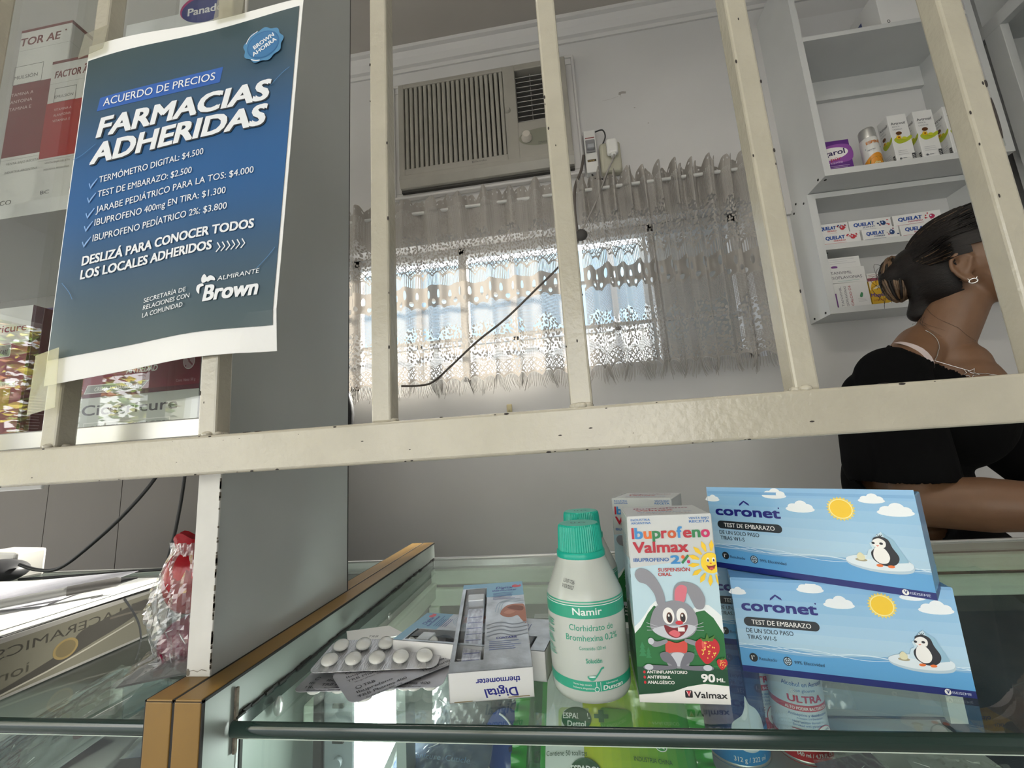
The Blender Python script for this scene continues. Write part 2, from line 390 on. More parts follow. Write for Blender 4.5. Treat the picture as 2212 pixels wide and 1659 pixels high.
# ------------------------------------------------------------------ partition board standing on the gold-edged side panels
t = thing('partition_board', 'tall grey laminate partition board standing on the gold edged counter panel', 'partition', (-.263, .271, .024))
g = G(); g.box(0, .017, .0012, .173, 0, 1.7, LAM); g.build('board', t)
g = G(); g.box(-.0002, .0172, -.0004, .0012, 0, 1.7, EDGE, .0004)
gr = mat('grime', (.16, .14, .11), .9)
for k in range(70): z = .002+.23*random.random()**1.2; g.box(.0168, .0174, -.0006, .0001+.0006*random.random(), z, z+.004*random.random()+.001, gr)
P = Print(g, (0, -.0005, 0), w0=.1)
P.line([(1, 3.2), (5, 4), (8, 3), (11, 4.4), (15, 3.6)], .35, gr); P.blob([(.3, 1), (2, .8), (2.4, 3), (1, 5), (.3, 4)], gr)
g.build('edge_band', t)
g = G(); g.box(-.0002, .0172, .173, .1745, 0, 1.7, BLACK); g.build('rear_edge_band', t)

# ------------------------------------------------------------------ the two glass counters
ZC = .024
def side_panel(par, x0, x1, mt_in):
    g = G(); g.box(x0+.0008, x1-.0008, .2465, .679, -.99, ZC-.0012, WHITE if mt_in is None else mt_in); s = g.build('side_panel', par)
    g = G(); g.box(x0+.001, x1-.001, .245, .68, ZC-.0016, ZC, GOLD, .0006); g.box(x0+.001, x1-.001, .2445, .2468, -.99, ZC-.0012, GOLD, .0006)
    g.build('gold_edging', s)
    g = G()
    g.box(x0, x0+.0011, .2452, .68, ZC-.0019, ZC-.0003, BLACK); g.box(x1-.0011, x1, .2452, .68, ZC-.0019, ZC-.0003, BLACK)
    g.box(x0, x0+.0011, .2452, .2468, -.99, ZC-.0004, BLACK); g.box(x1-.0011, x1, .2452, .2468, -.99, ZC-.0004, BLACK)
    g.box(x0+.0005, x1-.0005, .2448, .2462, ZC-.002, ZC-.0010, BLACK)
    g.build('dark_seam', s)
PANE2 = glass('left counter glass', (.86, .92, .89), .01, 1.0, haze=.008)
def glass_top(par, x0, x1, y0, y1, pane=PANE):
    g = G(); z0, z1 = -.0095, 0
    v = [(x0, y0, z0), (x1, y0, z0), (x1, y1, z0), (x0, y1, z0), (x0, y0, z1), (x1, y0, z1), (x1, y1, z1), (x0, y1, z1)]
    g.add(v, [(3, 2, 1, 0), (4, 5, 6, 7)], pane); g.add(v, [(1, 2, 6, 5), (2, 3, 7, 6), (3, 0, 4, 7)], GEDGE)
    o = g.build('glass_top', par)
    g = G(); n = 8; pts = []
    for i in range(n+1): a = -pi/2+pi*i/n; pts.append((y0-.0028*cos(a), (z0+z1)/2+sin(a)*.00475))
    g.add([(x, y, z) for x in (x0, x1) for y, z in pts], [(i, i+1, i+n+2, i+n+1) for i in range(n)], GEDGE, True)
    g.build('polished_edge', o); return o
# right hand counter
rc = thing('display_counter', 'glass topped counter holding the medicines, right of the gold edging', 'display counter', (0, 0, 0))
side_panel(rc, -.2455, -.226, mat('green tinted melamine', (.31, .35, .32), .4, noise=.03, nscale=12))
glass_top(rc, -.2255, .62, .268, .672)
g = G()  # grime seam along the glass, chipped front corner
for k in range(60):
    y = .27+.4*k/60; g.box(-.2262, -.2252+.0016*random.random()**2, y, y+.0072, -.0004, .0008+.0012*random.random()**2, BLACK)
g.box(-.2262, -.2245, .2695, .2715, -.02, ZC-.006, mat('exposed chipboard', (.2, .17, .13), .9, noise=.5, nscale=300))
g.box(-.2262, -.225, .2745, .277, -.99, -.012, BLACK)
g.build('grime_seam', rc)
g = G(); g.box(-.2255, .62, .272, .2755, -.99, -.0125, FRONTP); o = g.build('front_pane', rc)
g = G(); g.box(-.2255, .62, .2716, .2758, -.0125, -.0105, GEDGE2); g.build('pane_arris', o)
g = G()
g.box(-.2255, .62, .668, .685, -.012, -.001, ALU, .0012); g.tube([(-.2255, .672, .0005), (.62, .672, .0005)], .0022, ALU)
g.build('rear_rail', rc)
g = G(); g.box(-.2255, .62, .655, .668, -.034, -.0135, LITALU, .002); g.box(-.2255, .62, .648, .66, -.062, -.038, LITALU, .002)
g.box(-.2255, -.216, .34, .655, -.052, -.03, LITALU, .002)
g.box(-.2255, -.21, .642, .652, -.30, -.062, LITALU, .001); g.box(.30, .316, .642, .652, -.30, -.062, LITALU, .001)
g.build('rear_sliding_frame', rc)
g = G(); g.box(-.21, .30, .647, .6495, -.30, -.062, glass('rear pane', (.72, .78, .74), .02, 1)); g.build('rear_pane', rc)
SHELF = mat('white shelf', (.36, .385, .37), .45, noise=.03, nscale=9)
g = G(); g.box(-.2255, .31, .279, .64, -.116, -.105, SHELF); g.build('inner_shelf', rc)
g = G(); g.box(-.05, .318, .468, .480, -.105, -.015, SHELF); g.box(-.05, .318, .4665, .468, -.105, -.1035, BLACK)
g.box(.318, .332, .461, .480, -.105, -.052, mat('pale strip', (.7, .72, .66), .4)); g.build('inner_back_panel', rc)
g = G(); g.box(-.2255, .62, .279, .67, -.94, -.92, SHELF); g.box(.60, .62, .279, .67, -.99, -.0105, WHITE); g.build('carcass', rc)
# lamp housing: steel plate with slots, opal diffuser that glows
g = G(); g.box(-.2045, -.1785, .334, .352, -.104, -.0105, STEEL, .002)
for z in (-.028, -.052, -.076): g.box(-.196, -.187, .3325, .3345, z, z+.003, DARK, .0004)
g.tube([(-.191, .334, -.064), (-.191, .330, -.064)], .0035, STEEL, 12); g.box(-.211, -.2045, .332, .336, -.104, -.0105, DARK)
lh = g.build('lamp_housing', rc)
g = G(); g.prism([(-.1780, -.0105), (-.1455, -.0105), (-.1455, -.048), (-.161, -.076), (-.1780, -.076)], -.346, -.3345, mat('lit opal diffuser', (.95, 1, .96), .4, emit=9), M=Matrix(((1, 0, 0, 0), (0, 0, -1, 0), (0, 1, 0, 0), (0, 0, 0, 1))))
g.build('lit_diffuser', lh)
g = G(); g.box(-.1450, -.1375, .3335, .352, -.104, -.0105, mat('dull alloy', (.36, .39, .37), .4, .4)); g.build('lamp_tray', lh)
g = G(); g.ell((-.2215, .306, -.012), (.003, .004, .0065), ALU, 14, 8); g.build('chrome_stud', rc)
g = G(); g.ell((-.224, .50, -.022), (.003, .004, .004), ALU, 14, 8); g.build('chrome_stud', rc)
# left hand counter
lc = thing('display_counter', 'glass topped counter full of pouches, left of the gold edging', 'display counter', (0, 0, 0))
side_panel(lc, -.265, -.2455, WHITE)
glass_top(lc, -1.3, -.2655, .268, .672, PANE2)
g = G(); g.box(-1.3, -.2655, .272, .2755, -.99, -.0125, FRONTP); o = g.build('front_pane', lc)
g = G(); g.box(-1.3, -.2655, .2716, .2758, -.0125, -.0105, GEDGE2); g.build('pane_arris', o)
g = G(); g.box(-1.3, -.2655, .668, .685, -.012, -.001, ALU, .0012); g.build('rear_rail', lc)
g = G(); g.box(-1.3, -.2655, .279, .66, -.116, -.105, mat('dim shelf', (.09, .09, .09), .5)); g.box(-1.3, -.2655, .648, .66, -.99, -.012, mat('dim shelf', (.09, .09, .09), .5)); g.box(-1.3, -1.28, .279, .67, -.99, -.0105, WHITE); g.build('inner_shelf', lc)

# ------------------------------------------------------------------ welded security grille
CREAM = mat('cream enamel', (.43, .40, .32), .26, noise=.07, nscale=35, bump=.28, bscale=230, coat=.35)
CHIP = mat('bare iron chip', (.02, .014, .012), .7)
gr_ = thing('security_grille', 'cream painted welded iron grille standing across the counter', 'security grille', (0, .243, .155))
g = G(); g.box(-1.3, 1.1, 0, .022, 0, .0255, CREAM, .0018, 3)
rn = random.Random(3)
for k in range(46):
    x = -.42+.7*rn.random(); s = .0003+.0007*rn.random()**3
    zz = rn.choice((.0005, .0245, .0006, .025*rn.random()))
    g.ell((x, .0002, zz), (s*1.8, .0003, s*.7), CHIP, 8, 5)
for x, s in ((-.206, .003), (-.198, .0026), (-.075, .0013), (.172, .003)): g.ell((x, .003, .0255), (s, .0025, .0005), CHIP, 10, 5)
g.build('rail', gr_)
bars = [(-.3665, -.3545, 0), (-.2430, -.2303, -.02), (-.1208, -.1082, 0), (.0045, .0165, 0), (.1285, .1410, 0), (.2495, .2625, 0)]
# bars: x at foot, width kept, tiny lean as welded
for i, (x0, x1, ln) in enumerate(bars+[(-.49, -.476, 0), (-.612, -.598, 0), (.378, .391, 0), (.50, .513, 0)]):
    g = G(); w = .0132; x = (x0+x1)/2-w/2
    M = Matrix.Translation((x, .0035, .0253)) @ Matrix(((1, 0, ln, 0), (0, 1, 0, 0), (0, 0, 1, 0), (0, 0, 0, 1)))
    g.box(0, w, 0, w, 0, 1.35, CREAM, .0015, 2, M)
    for q in range(5):
        a = rn.random()*6; g.ell((x+w/2+cos(a)*.006, .0035+.006+sin(a)*.006, .0262), (.0035, .0035, .0022), CREAM, 10, 6)
    for q in range(9):
        z = .03+.36*rn.random(); s = .0004+.0006*rn.random(); g.ell((x+w*rn.choice((0.03, .97, rn.random())), .0036, z), (s*.7, .0003, s*1.6), CHIP, 8, 5)
    if i == 5:
        g.ell((x+w*.98, .0038, .175), (.0006, .0007, .014), CHIP, 8, 8); g.ell((x+w*.94, .0036, .198), (.0008, .0005, .0026), CHIP, 8, 6)
    g.build('bar', gr_)
# ------------------------------------------------------------------ air conditioner set through the wall
ACW = mat('aged white plastic', (.32, .305, .27), .42, noise=.08, nscale=14)
ac = thing('air_conditioner', 'window type air conditioner with slatted grille set high in the back wall', 'air conditioner', (-.525, YB, 1.135))
g = G(); Wd, Hh = .632, .432; D = .052
# shell around the two recesses: front face at y=-D
def acb(x0, x1, z0, z1, y0=-D, y1=0, mt=ACW, bev=.003): g.box(x0, x1, y0, y1, z0, z1, mt, bev)
acb(0, .022, .045, Hh); acb(.402, .447, .045, Hh); acb(.605, Wd, .045, Hh); acb(.02, .405, .415, Hh); acb(.02, .405, .045, .072)
acb(.445, .607, .408, Hh); acb(.445, .607, .045, .190); g.box(.01, .62, -.012, 0, .05, .425, DARK)
g.prism([(-.012, 0), (-D+.012, .004), (-D, .03), (-D, .046), (0, .046), (0, 0)], .0, Wd, ACW, M=Matrix(((0, 0, 1, 0), (1, 0, 0, 0), (0, 1, 0, 0), (0, 0, 0, 1))))
g.box(.0, Wd, -.03, 0, -.006, .001, DARK)
P = Print(g, (0, -D, 0), w0=.15, step=.1)
P.frame(273, 56, 281, 64, 1.2, ink('#4a4a48')); P.text('E', 275, 57.6, 5, ink('#4a4a48'), bold=.02); P.text('Electrolux', 284, 57, 7, ink('#4a4a48'), width=42)
g.build('housing', ac)
g = G()
for k in range(21):
    x = .026+k*.0181; sk = .0
    g.box(x-.001, x+.0122, -D+.003, -.02, .07, .418, ACW, .004)
g.build('intake_grille', ac)
g = G()
for k in range(10):
    z = .199+k*.0205; g.box(.448, .606, -.007, .007, -.0012, .0012, mat('louvre plastic', (.40, .40, .385), .45), .001, M=Matrix.Translation((0, -.034, z+.006)) @ Matrix.Rotation(radians(35), 4, 'X'))
for x in (.50, .55): g.box(x, x+.002, -.03, -.02, .195, .405, ACW)
g.build('louvre', ac)
g = G(); P = Print(g, (0, -D, 0), w0=.4, step=.3)
P.ell(527, 121, 82, 34, mat('olive control plate', (.21, .21, .165), .4), 40); P.text('Advance', 512, 96, 6.5, ink('#3c3c38'), shear=.2); P.line([(512, 92), (545, 93)], .8, ink('#3c3c38')); P.line([(462, 141), (486, 141)], 1.3, ink('#55554c'))
g.build('control_plate', ac)
g = G(); g.lathe([(.019, 0), (.019, .004), (.0155, .006), (.0145, .02), (.012, .023)], mat('knob', (.52, .48, .42), .4), 24, M=Matrix.Translation((.474, -D-.0007, .121)) @ Matrix.Rotation(pi/2, 4, 'X'))
g.build('knob', ac)
g = G(); g.lathe([(.011, 0), (.010, .006), (.006, .009)], ACW, 20, M=Matrix.Translation((.413, -D+.0003, .245)) @ Matrix.Rotation(pi/2, 4, 'X')); g.build('latch', ac)
g = G()
for b in ((-.036, 0.0, 0, Hh), (Wd, Wd+.034, 0, Hh), (-.036, Wd+.034, Hh, .466), (-.036, Wd+.034, -.024, 0)):
    g.box(b[0], b[1], -.016, 0, b[2], b[3], TRIMW, .003)
for b in ((-.036, -.026, -.0142, .4562), (Wd+.024, Wd+.034, -.0142, .4562), (-.036, Wd+.034, .456, .466), (-.036, Wd+.034, -.024, -.014)):
    g.box(b[0], b[1], -.022, -.01, b[2], b[3], TRIMW, .003)
g.build('timber_surround', ac)

# circuit breaker and socket beside it
bk = thing('circuit_breaker', 'small white circuit breaker fixed beside the air conditioner', 'circuit breaker', (.147, YB, 1.105))
g = G(); g.box(0, .042, -.028, 0, 0, .165, mat('breaker body', (.62, .62, .60), .4), .003); P = Print(g, (0, -.028, 0), w0=.2)
P.rect(5, 132, 37, 136, ink('#7d3b38')); P.rect(6, 40, 36, 49, ink('#3a3322')); P.text('KALOP', 9, 42, 5, ink('#b99b55'), bold=.02)
g.build('body', bk)
g = G(); g.box(.005, .037, -.033, -.0285, .075, .124, mat('toggle recess', (.2, .2, .21), .5), .002); g.box(.009, .033, -.046, -.03, .083, .098, mat('toggle', (.32, .33, .35), .4), .003); g.build('toggle_switch', bk)
sk = thing('wall_socket', 'beige wall socket with a white plug pushed into it', 'wall socket', (.197, YB, 1.085))
g = G(); g.box(0, .072, -.034, 0, .008, .125, mat('beige plastic', (.40, .39, .31), .45), .011, 4); g.build('cover', sk)
g = G(); g.box(.022, .06, -.056, -.034, .062, .122, mat('plug plastic', (.66, .66, .64), .35), .009, 4); g.box(.033, .05, -.058, -.04, .052, .066, mat('plug plastic', (.66, .66, .64), .35), .004); g.build('plug', sk)
CORD = mat('grey cord', (.30, .29, .27), .5); CORDB = mat('black cord', (.02, .02, .022), .5); CORDW = mat('brown cord', (.10, .085, .075), .5)
g = G(); g.tube(smooth([(.240, 1.296, 1.142), (.232, 1.285, 1.115), (.205, 1.28, 1.06), (.16, 1.275, .96), (.103, 1.27, .858), (.088, 1.272, .82)]), .0032, CORD)
tag(g.build('plug_cord'), 'pale grey flex hanging from the plug down across the right lace curtain', 'cord')
g = G(); g.tube(smooth([(.188, 1.326, 1.262), (.215, 1.322, 1.262), (.222, 1.325, 1.235), (.205, 1.335, 1.205)]), .0024, CORDB)
tag(g.build('link_wire'), 'short black wire arching from the top of the breaker to the socket', 'wire')
g = G(); g.tube(smooth([(.165, 1.335, 1.105), (.175, 1.33, 1.085), (.205, 1.325, 1.075), (.232, 1.33, 1.086)]), .003, CORDB)
tag(g.build('link_wire'), 'short black wire looping under the breaker and the socket', 'wire')
g = G(); g.tube(smooth([(.142, 1.33, 1.18), (.128, 1.325, 1.12), (.106, 1.30, 1.06), (.094, 1.262, 1.0), (.088, 1.258, .93), (.09, 1.262, .84)]), .005, CORDW); g.ell((.10, 1.265, .845), (.022, .012, .02), mat('cord knot', (.05, .047, .045), .6))
tag(g.build('mains_lead'), 'brown mains lead hanging between the two lace curtains', 'cord')
g = G(); g.tube(smooth([(.09, 1.262, .83), (.06, 1.225, .775), (.020, 1.222, .725), (-.06, 1.22, .655), (-.155, 1.22, .575), (-.25, 1.22, .51), (-.33, 1.22, .445), (-.395, 1.22, .395), (-.44, 1.222, .387), (-.50, 1.226, .391)], 6), .0034, CORDW)
tag(g.build('trailing_cord'), 'thin dark cord slung diagonally across the left lace curtain', 'cord')
g = G(); g.box(-.188, -.170, YB-.008, YB, .294, .322, mat('yellowed plastic', (.52, .46, .28), .5), .003); g.box(-.184, -.176, YB-.016, YB-.006, .298, .306, mat('yellowed plastic', (.52, .46, .28), .5), .002)
tag(g.build('wall_hook'), 'small yellowed hook on the wall under the left curtain', 'hook')

# ------------------------------------------------------------------ lace curtains
class E:
    nt = None
    def __init__(s, k): s.k = k
    @staticmethod
    def op(o, *a, clamp=False):
        n = E.nt.nodes.new('ShaderNodeMath'); n.operation = o; n.use_clamp = clamp
        for i, x in enumerate(a):
            if isinstance(x, E): E.nt.links.new(x.k, n.inputs[i])
            else: n.inputs[i].default_value = x
        return E(n.outputs[0])
    def __add__(s, o): return E.op('ADD', s, o)
    __radd__ = __add__
    def __sub__(s, o): return E.op('SUBTRACT', s, o)
    def __rsub__(s, o): return E.op('SUBTRACT', o, s)
    def __mul__(s, o): return E.op('MULTIPLY', s, o)
    __rmul__ = __mul__
    def __truediv__(s, o): return E.op('DIVIDE', s, o)
    def __gt__(s, o): return E.op('GREATER_THAN', s, o)
    def __lt__(s, o): return E.op('LESS_THAN', s, o)
def e1(o): return lambda a: E.op(o, a)
fract, esin, eabs, floor_, esqrt = e1('FRACT'), e1('SINE'), e1('ABSOLUTE'), e1('FLOOR'), e1('SQRT')
emax = lambda a, b: E.op('MAXIMUM', a, b)
emin = lambda a, b: E.op('MINIMUM', a, b)
def band(x, a, b): return (x > a)*(x < b)
def lace():
    m = bpy.data.materials.new('lace'); m.use_nodes = True; nt = m.node_tree; nt.nodes.clear(); E.nt = nt
    uvn = nt.nodes.new('ShaderNodeUVMap'); uvn.uv_map = 'uv'; sp = nt.nodes.new('ShaderNodeSeparateXYZ'); nt.links.new(uvn.outputs[0], sp.inputs[0])
    u, v = E(sp.outputs[0]), E(sp.outputs[1])          # metres along the cloth, metres up from the hem
    def vor(scale, sx=1, feat='F1', rnd=1):
        mp = nt.nodes.new('ShaderNodeMapping'); mp.inputs['Scale'].default_value = (sx, 1, 1); nt.links.new(uvn.outputs[0], mp.inputs[0])
        n = nt.nodes.new('ShaderNodeTexVoronoi'); n.voronoi_dimensions = '2D'; n.feature = feat; n.inputs['Scale'].default_value = scale; n.inputs['Randomness'].default_value = rnd
        nt.links.new(mp.outputs[0], n.inputs['Vector']); return E(n.outputs['Distance']), n
    nz = nt.nodes.new('ShaderNodeTexNoise'); nz.noise_dimensions = '2D'; nz.inputs['Scale'].default_value = 55; nz.inputs['Detail'].default_value = 2; nt.links.new(uvn.outputs[0], nz.inputs['Vector'])
    no = E(nz.outputs[0])
    f1, _ = vor(95); f2, _ = vor(150); fe, _ = vor(120, feat='DISTANCE_TO_EDGE')
    # ground: ribbed net (vertical cords every 3 mm, cross threads)
    cord = fract(u*(1/.0035)) < .5
    cross = fract(v*(1/.005)) < .30
    net = emax(cord, cross)
    rib = emax(fract(u*(1/.0042)) < .68, fract(v*(1/.0035)) < .35)
    # leafy bouquets in 15 cm repeats
    cu = fract(u*(1/.15)) - .5
    def bush(vc, h, w):
        dx = cu*(.15/w); dv = (v-vc)*(1/h); r = esqrt(dx*dx+dv*dv)
        leaf = ((f1 < .40)*(no > .30))
        stem = (eabs(cu*.15-(v-vc)*.25*esin((v-vc)*60)) < .0022)
        return ((r+no*.5) < 1.2), emax(leaf, stem)
    # top tier, v .705 (rod) .. .40
    scal = eabs(esin(u*(pi/.05)))*.018
    edge1 = v-scal
    b1m, b1 = bush(.505, .085, .085)
    b3m, b3 = bush(.585, .07, .045)
    b2m, b2 = bush(.185, .07, .075)
    daisy = fract(u*(1/.022))-.5
    zig = eabs(fract(u*(1/.02)+v*(1/.02))-.5) < .13
    zag = eabs(fract(u*(1/.02)-v*(1/.02))-.5) < .13
    lattice = emax(zig, zag)
    up = emax(rib, (b3m*b3)); up = emax(up*(1-b1m), b1m*b1)*1.0
    border1 = emax(lattice, (f2 < .35))
    hemline = lambda e_, z: band(e_, z, z+.006)
    fringe1 = fract(u*(1/.0068)) < .45
    oval = ((esqrt(((fract(u*(1/.05))-.5)*.05)*((fract(u*(1/.05))-.5)*.05)*6+(v-.362)*(v-.362))) < .016)
    head2 = 1-oval
    pet = (esqrt(((fract(u*(1/.05)+.5)-.5)*.05)*((fract(u*(1/.05)+.5)-.5)*.05)+(v-.335)*(v-.335)) < .009)
    low = emax(net, 0); low = emax(low*(1-b2m), b2m*b2)
    edge0 = v-eabs(esin(u*(pi/.055)))*.016
    border0 = emax(lattice, f2 < .38)
    def pick(cur, lo, hi, coord, val):
        msk = band(coord, lo, hi); return cur*(1-msk)+msk*val
    c = low
    c = pick(c, .060, .102, edge0, border0); c = pick(c, .054, .061, edge0, 1.0); c = pick(c, -1, .054, edge0, 0.0)
    c = pick(c, .100, .103, edge0, 1.0)
    c = pick(c, .318, .392, v-scal*.6, head2*(1-pet)); c = pick(c, .312, .319, v-scal*.6, 1.0)
    c = pick(c, .388, .45, v, fringe1)
    c = pick(c, .388, .394, v, 1.0)
    c = pick(c, .425, .455, edge1, border1); c = pick(c, .420, .427, edge1, 1.0)
    upper = (edge1 > .455); c = c*(1-upper)+upper*up
    top = (v > .672+.0)*1.0; eye = (esqrt((daisy*.022)*(daisy*.022)+(v-.69)*(v-.69)) < .0025)
    c = c*(1-top)+top*(1-eye)
    al = E.op('MULTIPLY', c, .97)
    o = nt.nodes.new('ShaderNodeOutputMaterial'); mx = nt.nodes.new('ShaderNodeMixShader'); t = nt.nodes.new('ShaderNodeBsdfTransparent')
    d = nt.nodes.new('ShaderNodeBsdfDiffuse'); tl = nt.nodes.new('ShaderNodeBsdfTranslucent'); m2 = nt.nodes.new('ShaderNodeMixShader')
    d.inputs[0].default_value = (.37, .35, .325, 1); tl.inputs[0].default_value = (.50, .44, .38, 1); m2.inputs[0].default_value = .12
    nt.links.new(d.outputs[0], m2.inputs[1]); nt.links.new(tl.outputs[0], m2.inputs[2])
    nt.links.new(al.k, mx.inputs[0]); nt.links.new(t.outputs[0], mx.inputs[1]); nt.links.new(m2.outputs[0], mx.inputs[2]); nt.links.new(mx.outputs[0], o.inputs[0])
    return m
LACE = lace()
THREAD = mat('fringe thread', (.36, .34, .315), .8)
def curtain(name, label, x0, x1, full, folds, amp, seed, group):
    """cloth hung on the rod at z 1.035; 'full' = cloth width / hung width"""
    rn = random.Random(seed); ph = [rn.random()*6.28 for _ in range(6)]; Wc = x1-x0
    def off(s, v):
        a = amp*(1.15-.35*(1-v)); x = s*Wc
        f = sin(x*folds*2*pi+ph[0]+.9*sin(x*9+ph[1])+.5*(1-v)*sin(x*5+ph[2]))+.35*sin(x*folds*3.7+ph[2]+v*1.2)+.3*sin(x*folds*4.3*pi+ph[3])
        return a*f
    def P_(s, v):
        z = .345+.70*v; top = max(0, (v-.93)/.07)
        y = 1.284+off(s, v); x = x0+Wc*s+.006*sin(s*folds*Wc*6+ph[4])*(1-v)+.012*(1-v)*sin(7*s+ph[5])
        if top > 0: z += (.020*min(1, 1.7*abs(sin(s*Wc*folds*pi*2+ph[0]*.5)))**.6-.006+.007*sin(s*57+ph[3])*sin(s*23+ph[1]))*top; y += .008*sin(s*Wc*folds*4*pi)*top-.01*top
        return Vector((x, y, z))
    g = G(); g.grid(P_, 560, 56, LACE, True, lambda s, v: (s*Wc*full, v*.70))
    t = g.build(name); tag(t, label, 'curtain', group)
    g = G(); n = int(Wc*full/.0052)
    for k in range(n):
        s = (k+.5)/n; u = s*Wc*full; z0 = (.052+abs(sin(u*pi/.055))*.016)/.70
        p = P_(s, z0); L = .036+.014*rn.random(); sw = .012*sin(s*37+ph[1])+.006*(rn.random()-.5)
        g.tube([p, p+Vector((sw*.2, -.001, -L*.4)), p+Vector((sw*.6, .001, -L*.75)), p+Vector((sw, .003*rn.random(), -L))], [.0012, .0011, .001, .0006], THREAD, 4, caps=False)
    tag(g.build('fringe', t), kind='stuff')
    return t
curtain('lace_curtain', 'thin lace curtain stretched over the sunny left part of the window', -.745, .052, 1.35, 11, .013, 2, 'lace curtains on the rod')
curtain('lace_curtain', 'closely gathered lace curtain hanging over the right part of the window',   .104, .668, 2.0, 19, .019, 5, 'lace curtains on the rod')
g = G(); g.tube([(-.77, 1.29, 1.018), (.70, 1.29, 1.018)], .006, mat('rod enamel', (.6, .6, .58), .35), 12)
for x in (-.75, -.02, .69): g.tube([(x, 1.29, 1.018), (x, YB, 1.018)], .004, mat('rod enamel', (.6, .6, .58), .35), 8)
tag(g.build('curtain_rod'), 'thin white rod carrying the lace curtains over the window', 'curtain rod')

# ------------------------------------------------------------------ wall cabinets on the right
def cab_holes(g, pts, N, r=.0035):
    for p in pts:
        M = Matrix.Translation(p) @ (Matrix.Rotation(pi/2, 4, 'Y') if N == 'x' else Matrix()); g.lathe([(r, -.0006), (r, .0006)], BLACK, 10, M)
uc = thing('wall_cabinet', 'open white wall cabinet with two shelves, upper one, at the end of the back wall', 'cabinet', (.785, 1.166, .877), group='wall cabinets')
g = G(); w, d, h = .475, .184, .72; T = .018
g.box(0, T, 0, d, 0, h, WHITE); cab_holes(g, [(-.0004, .03, .009), (-.0004, .15, .009)], 'x'); g.build('side_board', uc)
g = G(); g.box(w-T, w, 0, d, 0, h, WHITE); cab_holes(g, [(w-T-.0004, y, z) for y in (.06, .13) for z in (.17, .21, .25)], 'x', .003); g.build('side_board', uc)
g = G(); g.box(T, w-T, 0, d, 0, T, WHITE); cab_holes(g, [(.012, .02, -.0004), (.012, .15, -.0004)], 'z'); g.build('bottom_board', uc)
g = G(); g.box(T, w-T, .0, d, .447, .462, WHITE, .0008); g.build('shelf', uc)
g = G(); g.box(T, w-T, d-.006, d-.001, T, h, mat('cabinet back', (.60, .60, .6), .5)); g.box(T, w-T, d-.02, d-.006, .375, .447, WHITE); g.build('back_board', uc)
g = G(); g.box(-.02, 0, d-.012, d, -.01, h, TRIMW); g.build('filler_strip', uc)
lcab = thing('wall_cabinet', 'shallow open white cabinet hung right under the bigger wall cabinet', 'cabinet', (.780, 1.25, .497), group='wall cabinets')
g = G(); w2, d2, h2 = .47, .1, .378
g.box(0, T+.004, 0, d2, 0, h2, WHITE); cab_holes(g, [(-.0004, .02, .01), (-.0004, .075, .01), (-.0004, .02, .362), (-.0004, .075, .362)], 'x'); g.build('side_board', lcab)
g = G(); g.box(w2-T, w2, 0, d2, 0, h2, WHITE); g.build('side_board', lcab)
g = G(); g.box(T+.004, w2-T, 0, d2, 0, .017, WHITE); g.build('bottom_board', lcab)
g = G(); g.box(T+.004, w2-T, 0.002, d2, .196, .213, WHITE); cab_holes(g, [(.03, .012, .19)], 'z'); g.build('shelf', lcab)
g = G(); g.box(T+.004, w2-T, 0, d2, h2-.016, h2, WHITE); g.build('top_board', lcab)
g = G(); g.box(T+.004, w2-T, d2-.006, d2-.001, .017, h2-.016, mat('cabinet back', (.6, .6, .6), .5)); g.build('back_board', lcab)
rcab = thing('tall_cabinet', 'white cabinet on the right hand wall with an open frame facing the room', 'cabinet', (1.33, .78, .55))
g = G(); g.box(.02, .46, .0, .018, 0, 1.1, WHITE); g.build('side_board', rcab)
g = G(); g.box(.02, .46, .46, .478, 0, 1.1, WHITE); g.build('side_board', rcab)
g = G(); g.box(0, .022, -.0, .478, .735, .775, WHITE, .001); g.build('crossbeam', rcab)
g = G(); g.box(0, .022, .40, .445, 0, .735, WHITE, .001); g.box(0, .022, .30, .312, 0, .735, WHITE, .001); g.build('front_frame', rcab)
g = G(); g.box(.445, .46, .018, .46, 0, 1.1, mat('cabinet inside', (.25, .26, .25), .6)); g.box(.022, .445, .018, .46, .0, .018, WHITE); g.box(.022, .445, .018, .46, .735, .753, WHITE); g.box(.022, .445, .018, .46, .36, .376, WHITE); g.build('shelf', rcab)
# ------------------------------------------------------------------ cartons
def carton(name, label, cat, loc, rz, w, d, h, mt, group=None, rx=0, skew=0, flap=True, bev=.0006):
    """box with its front face on local y=0; returns (builder, front, top, left, right prints, finish)"""
    g = G(); g.box(0, w, 0, d, 0, h, mt, bev, 1)
    K = dict(front=Print(g), top=Print(g, (0, 0, h), V=(0, 1, 0), N=(0, 0, 1)), left=Print(g, (0, d, 0), U=(0, -1, 0), N=(-1, 0, 0)), right=Print(g, (w, 0, 0), U=(0, 1, 0), N=(1, 0, 0)))
    def done(extra=None):
        t = thing(name, label, cat, loc, (rx, 0, rz), group)
        if skew:
            for v in g.v: v.x += skew*v.z
        g.build('carton', t)
        if flap:
            f = G(); f.box(.0006, w-.0006, -.00015, .0006, h-.0015, h+.0004, mt); f.box(.0004, .0012, 0, d, h-.001, h+.0004, mt)
            if skew:
                for v in f.v: v.x += skew*v.z
            f.build('tuck_flap', t)
        return t
    return g, K, done

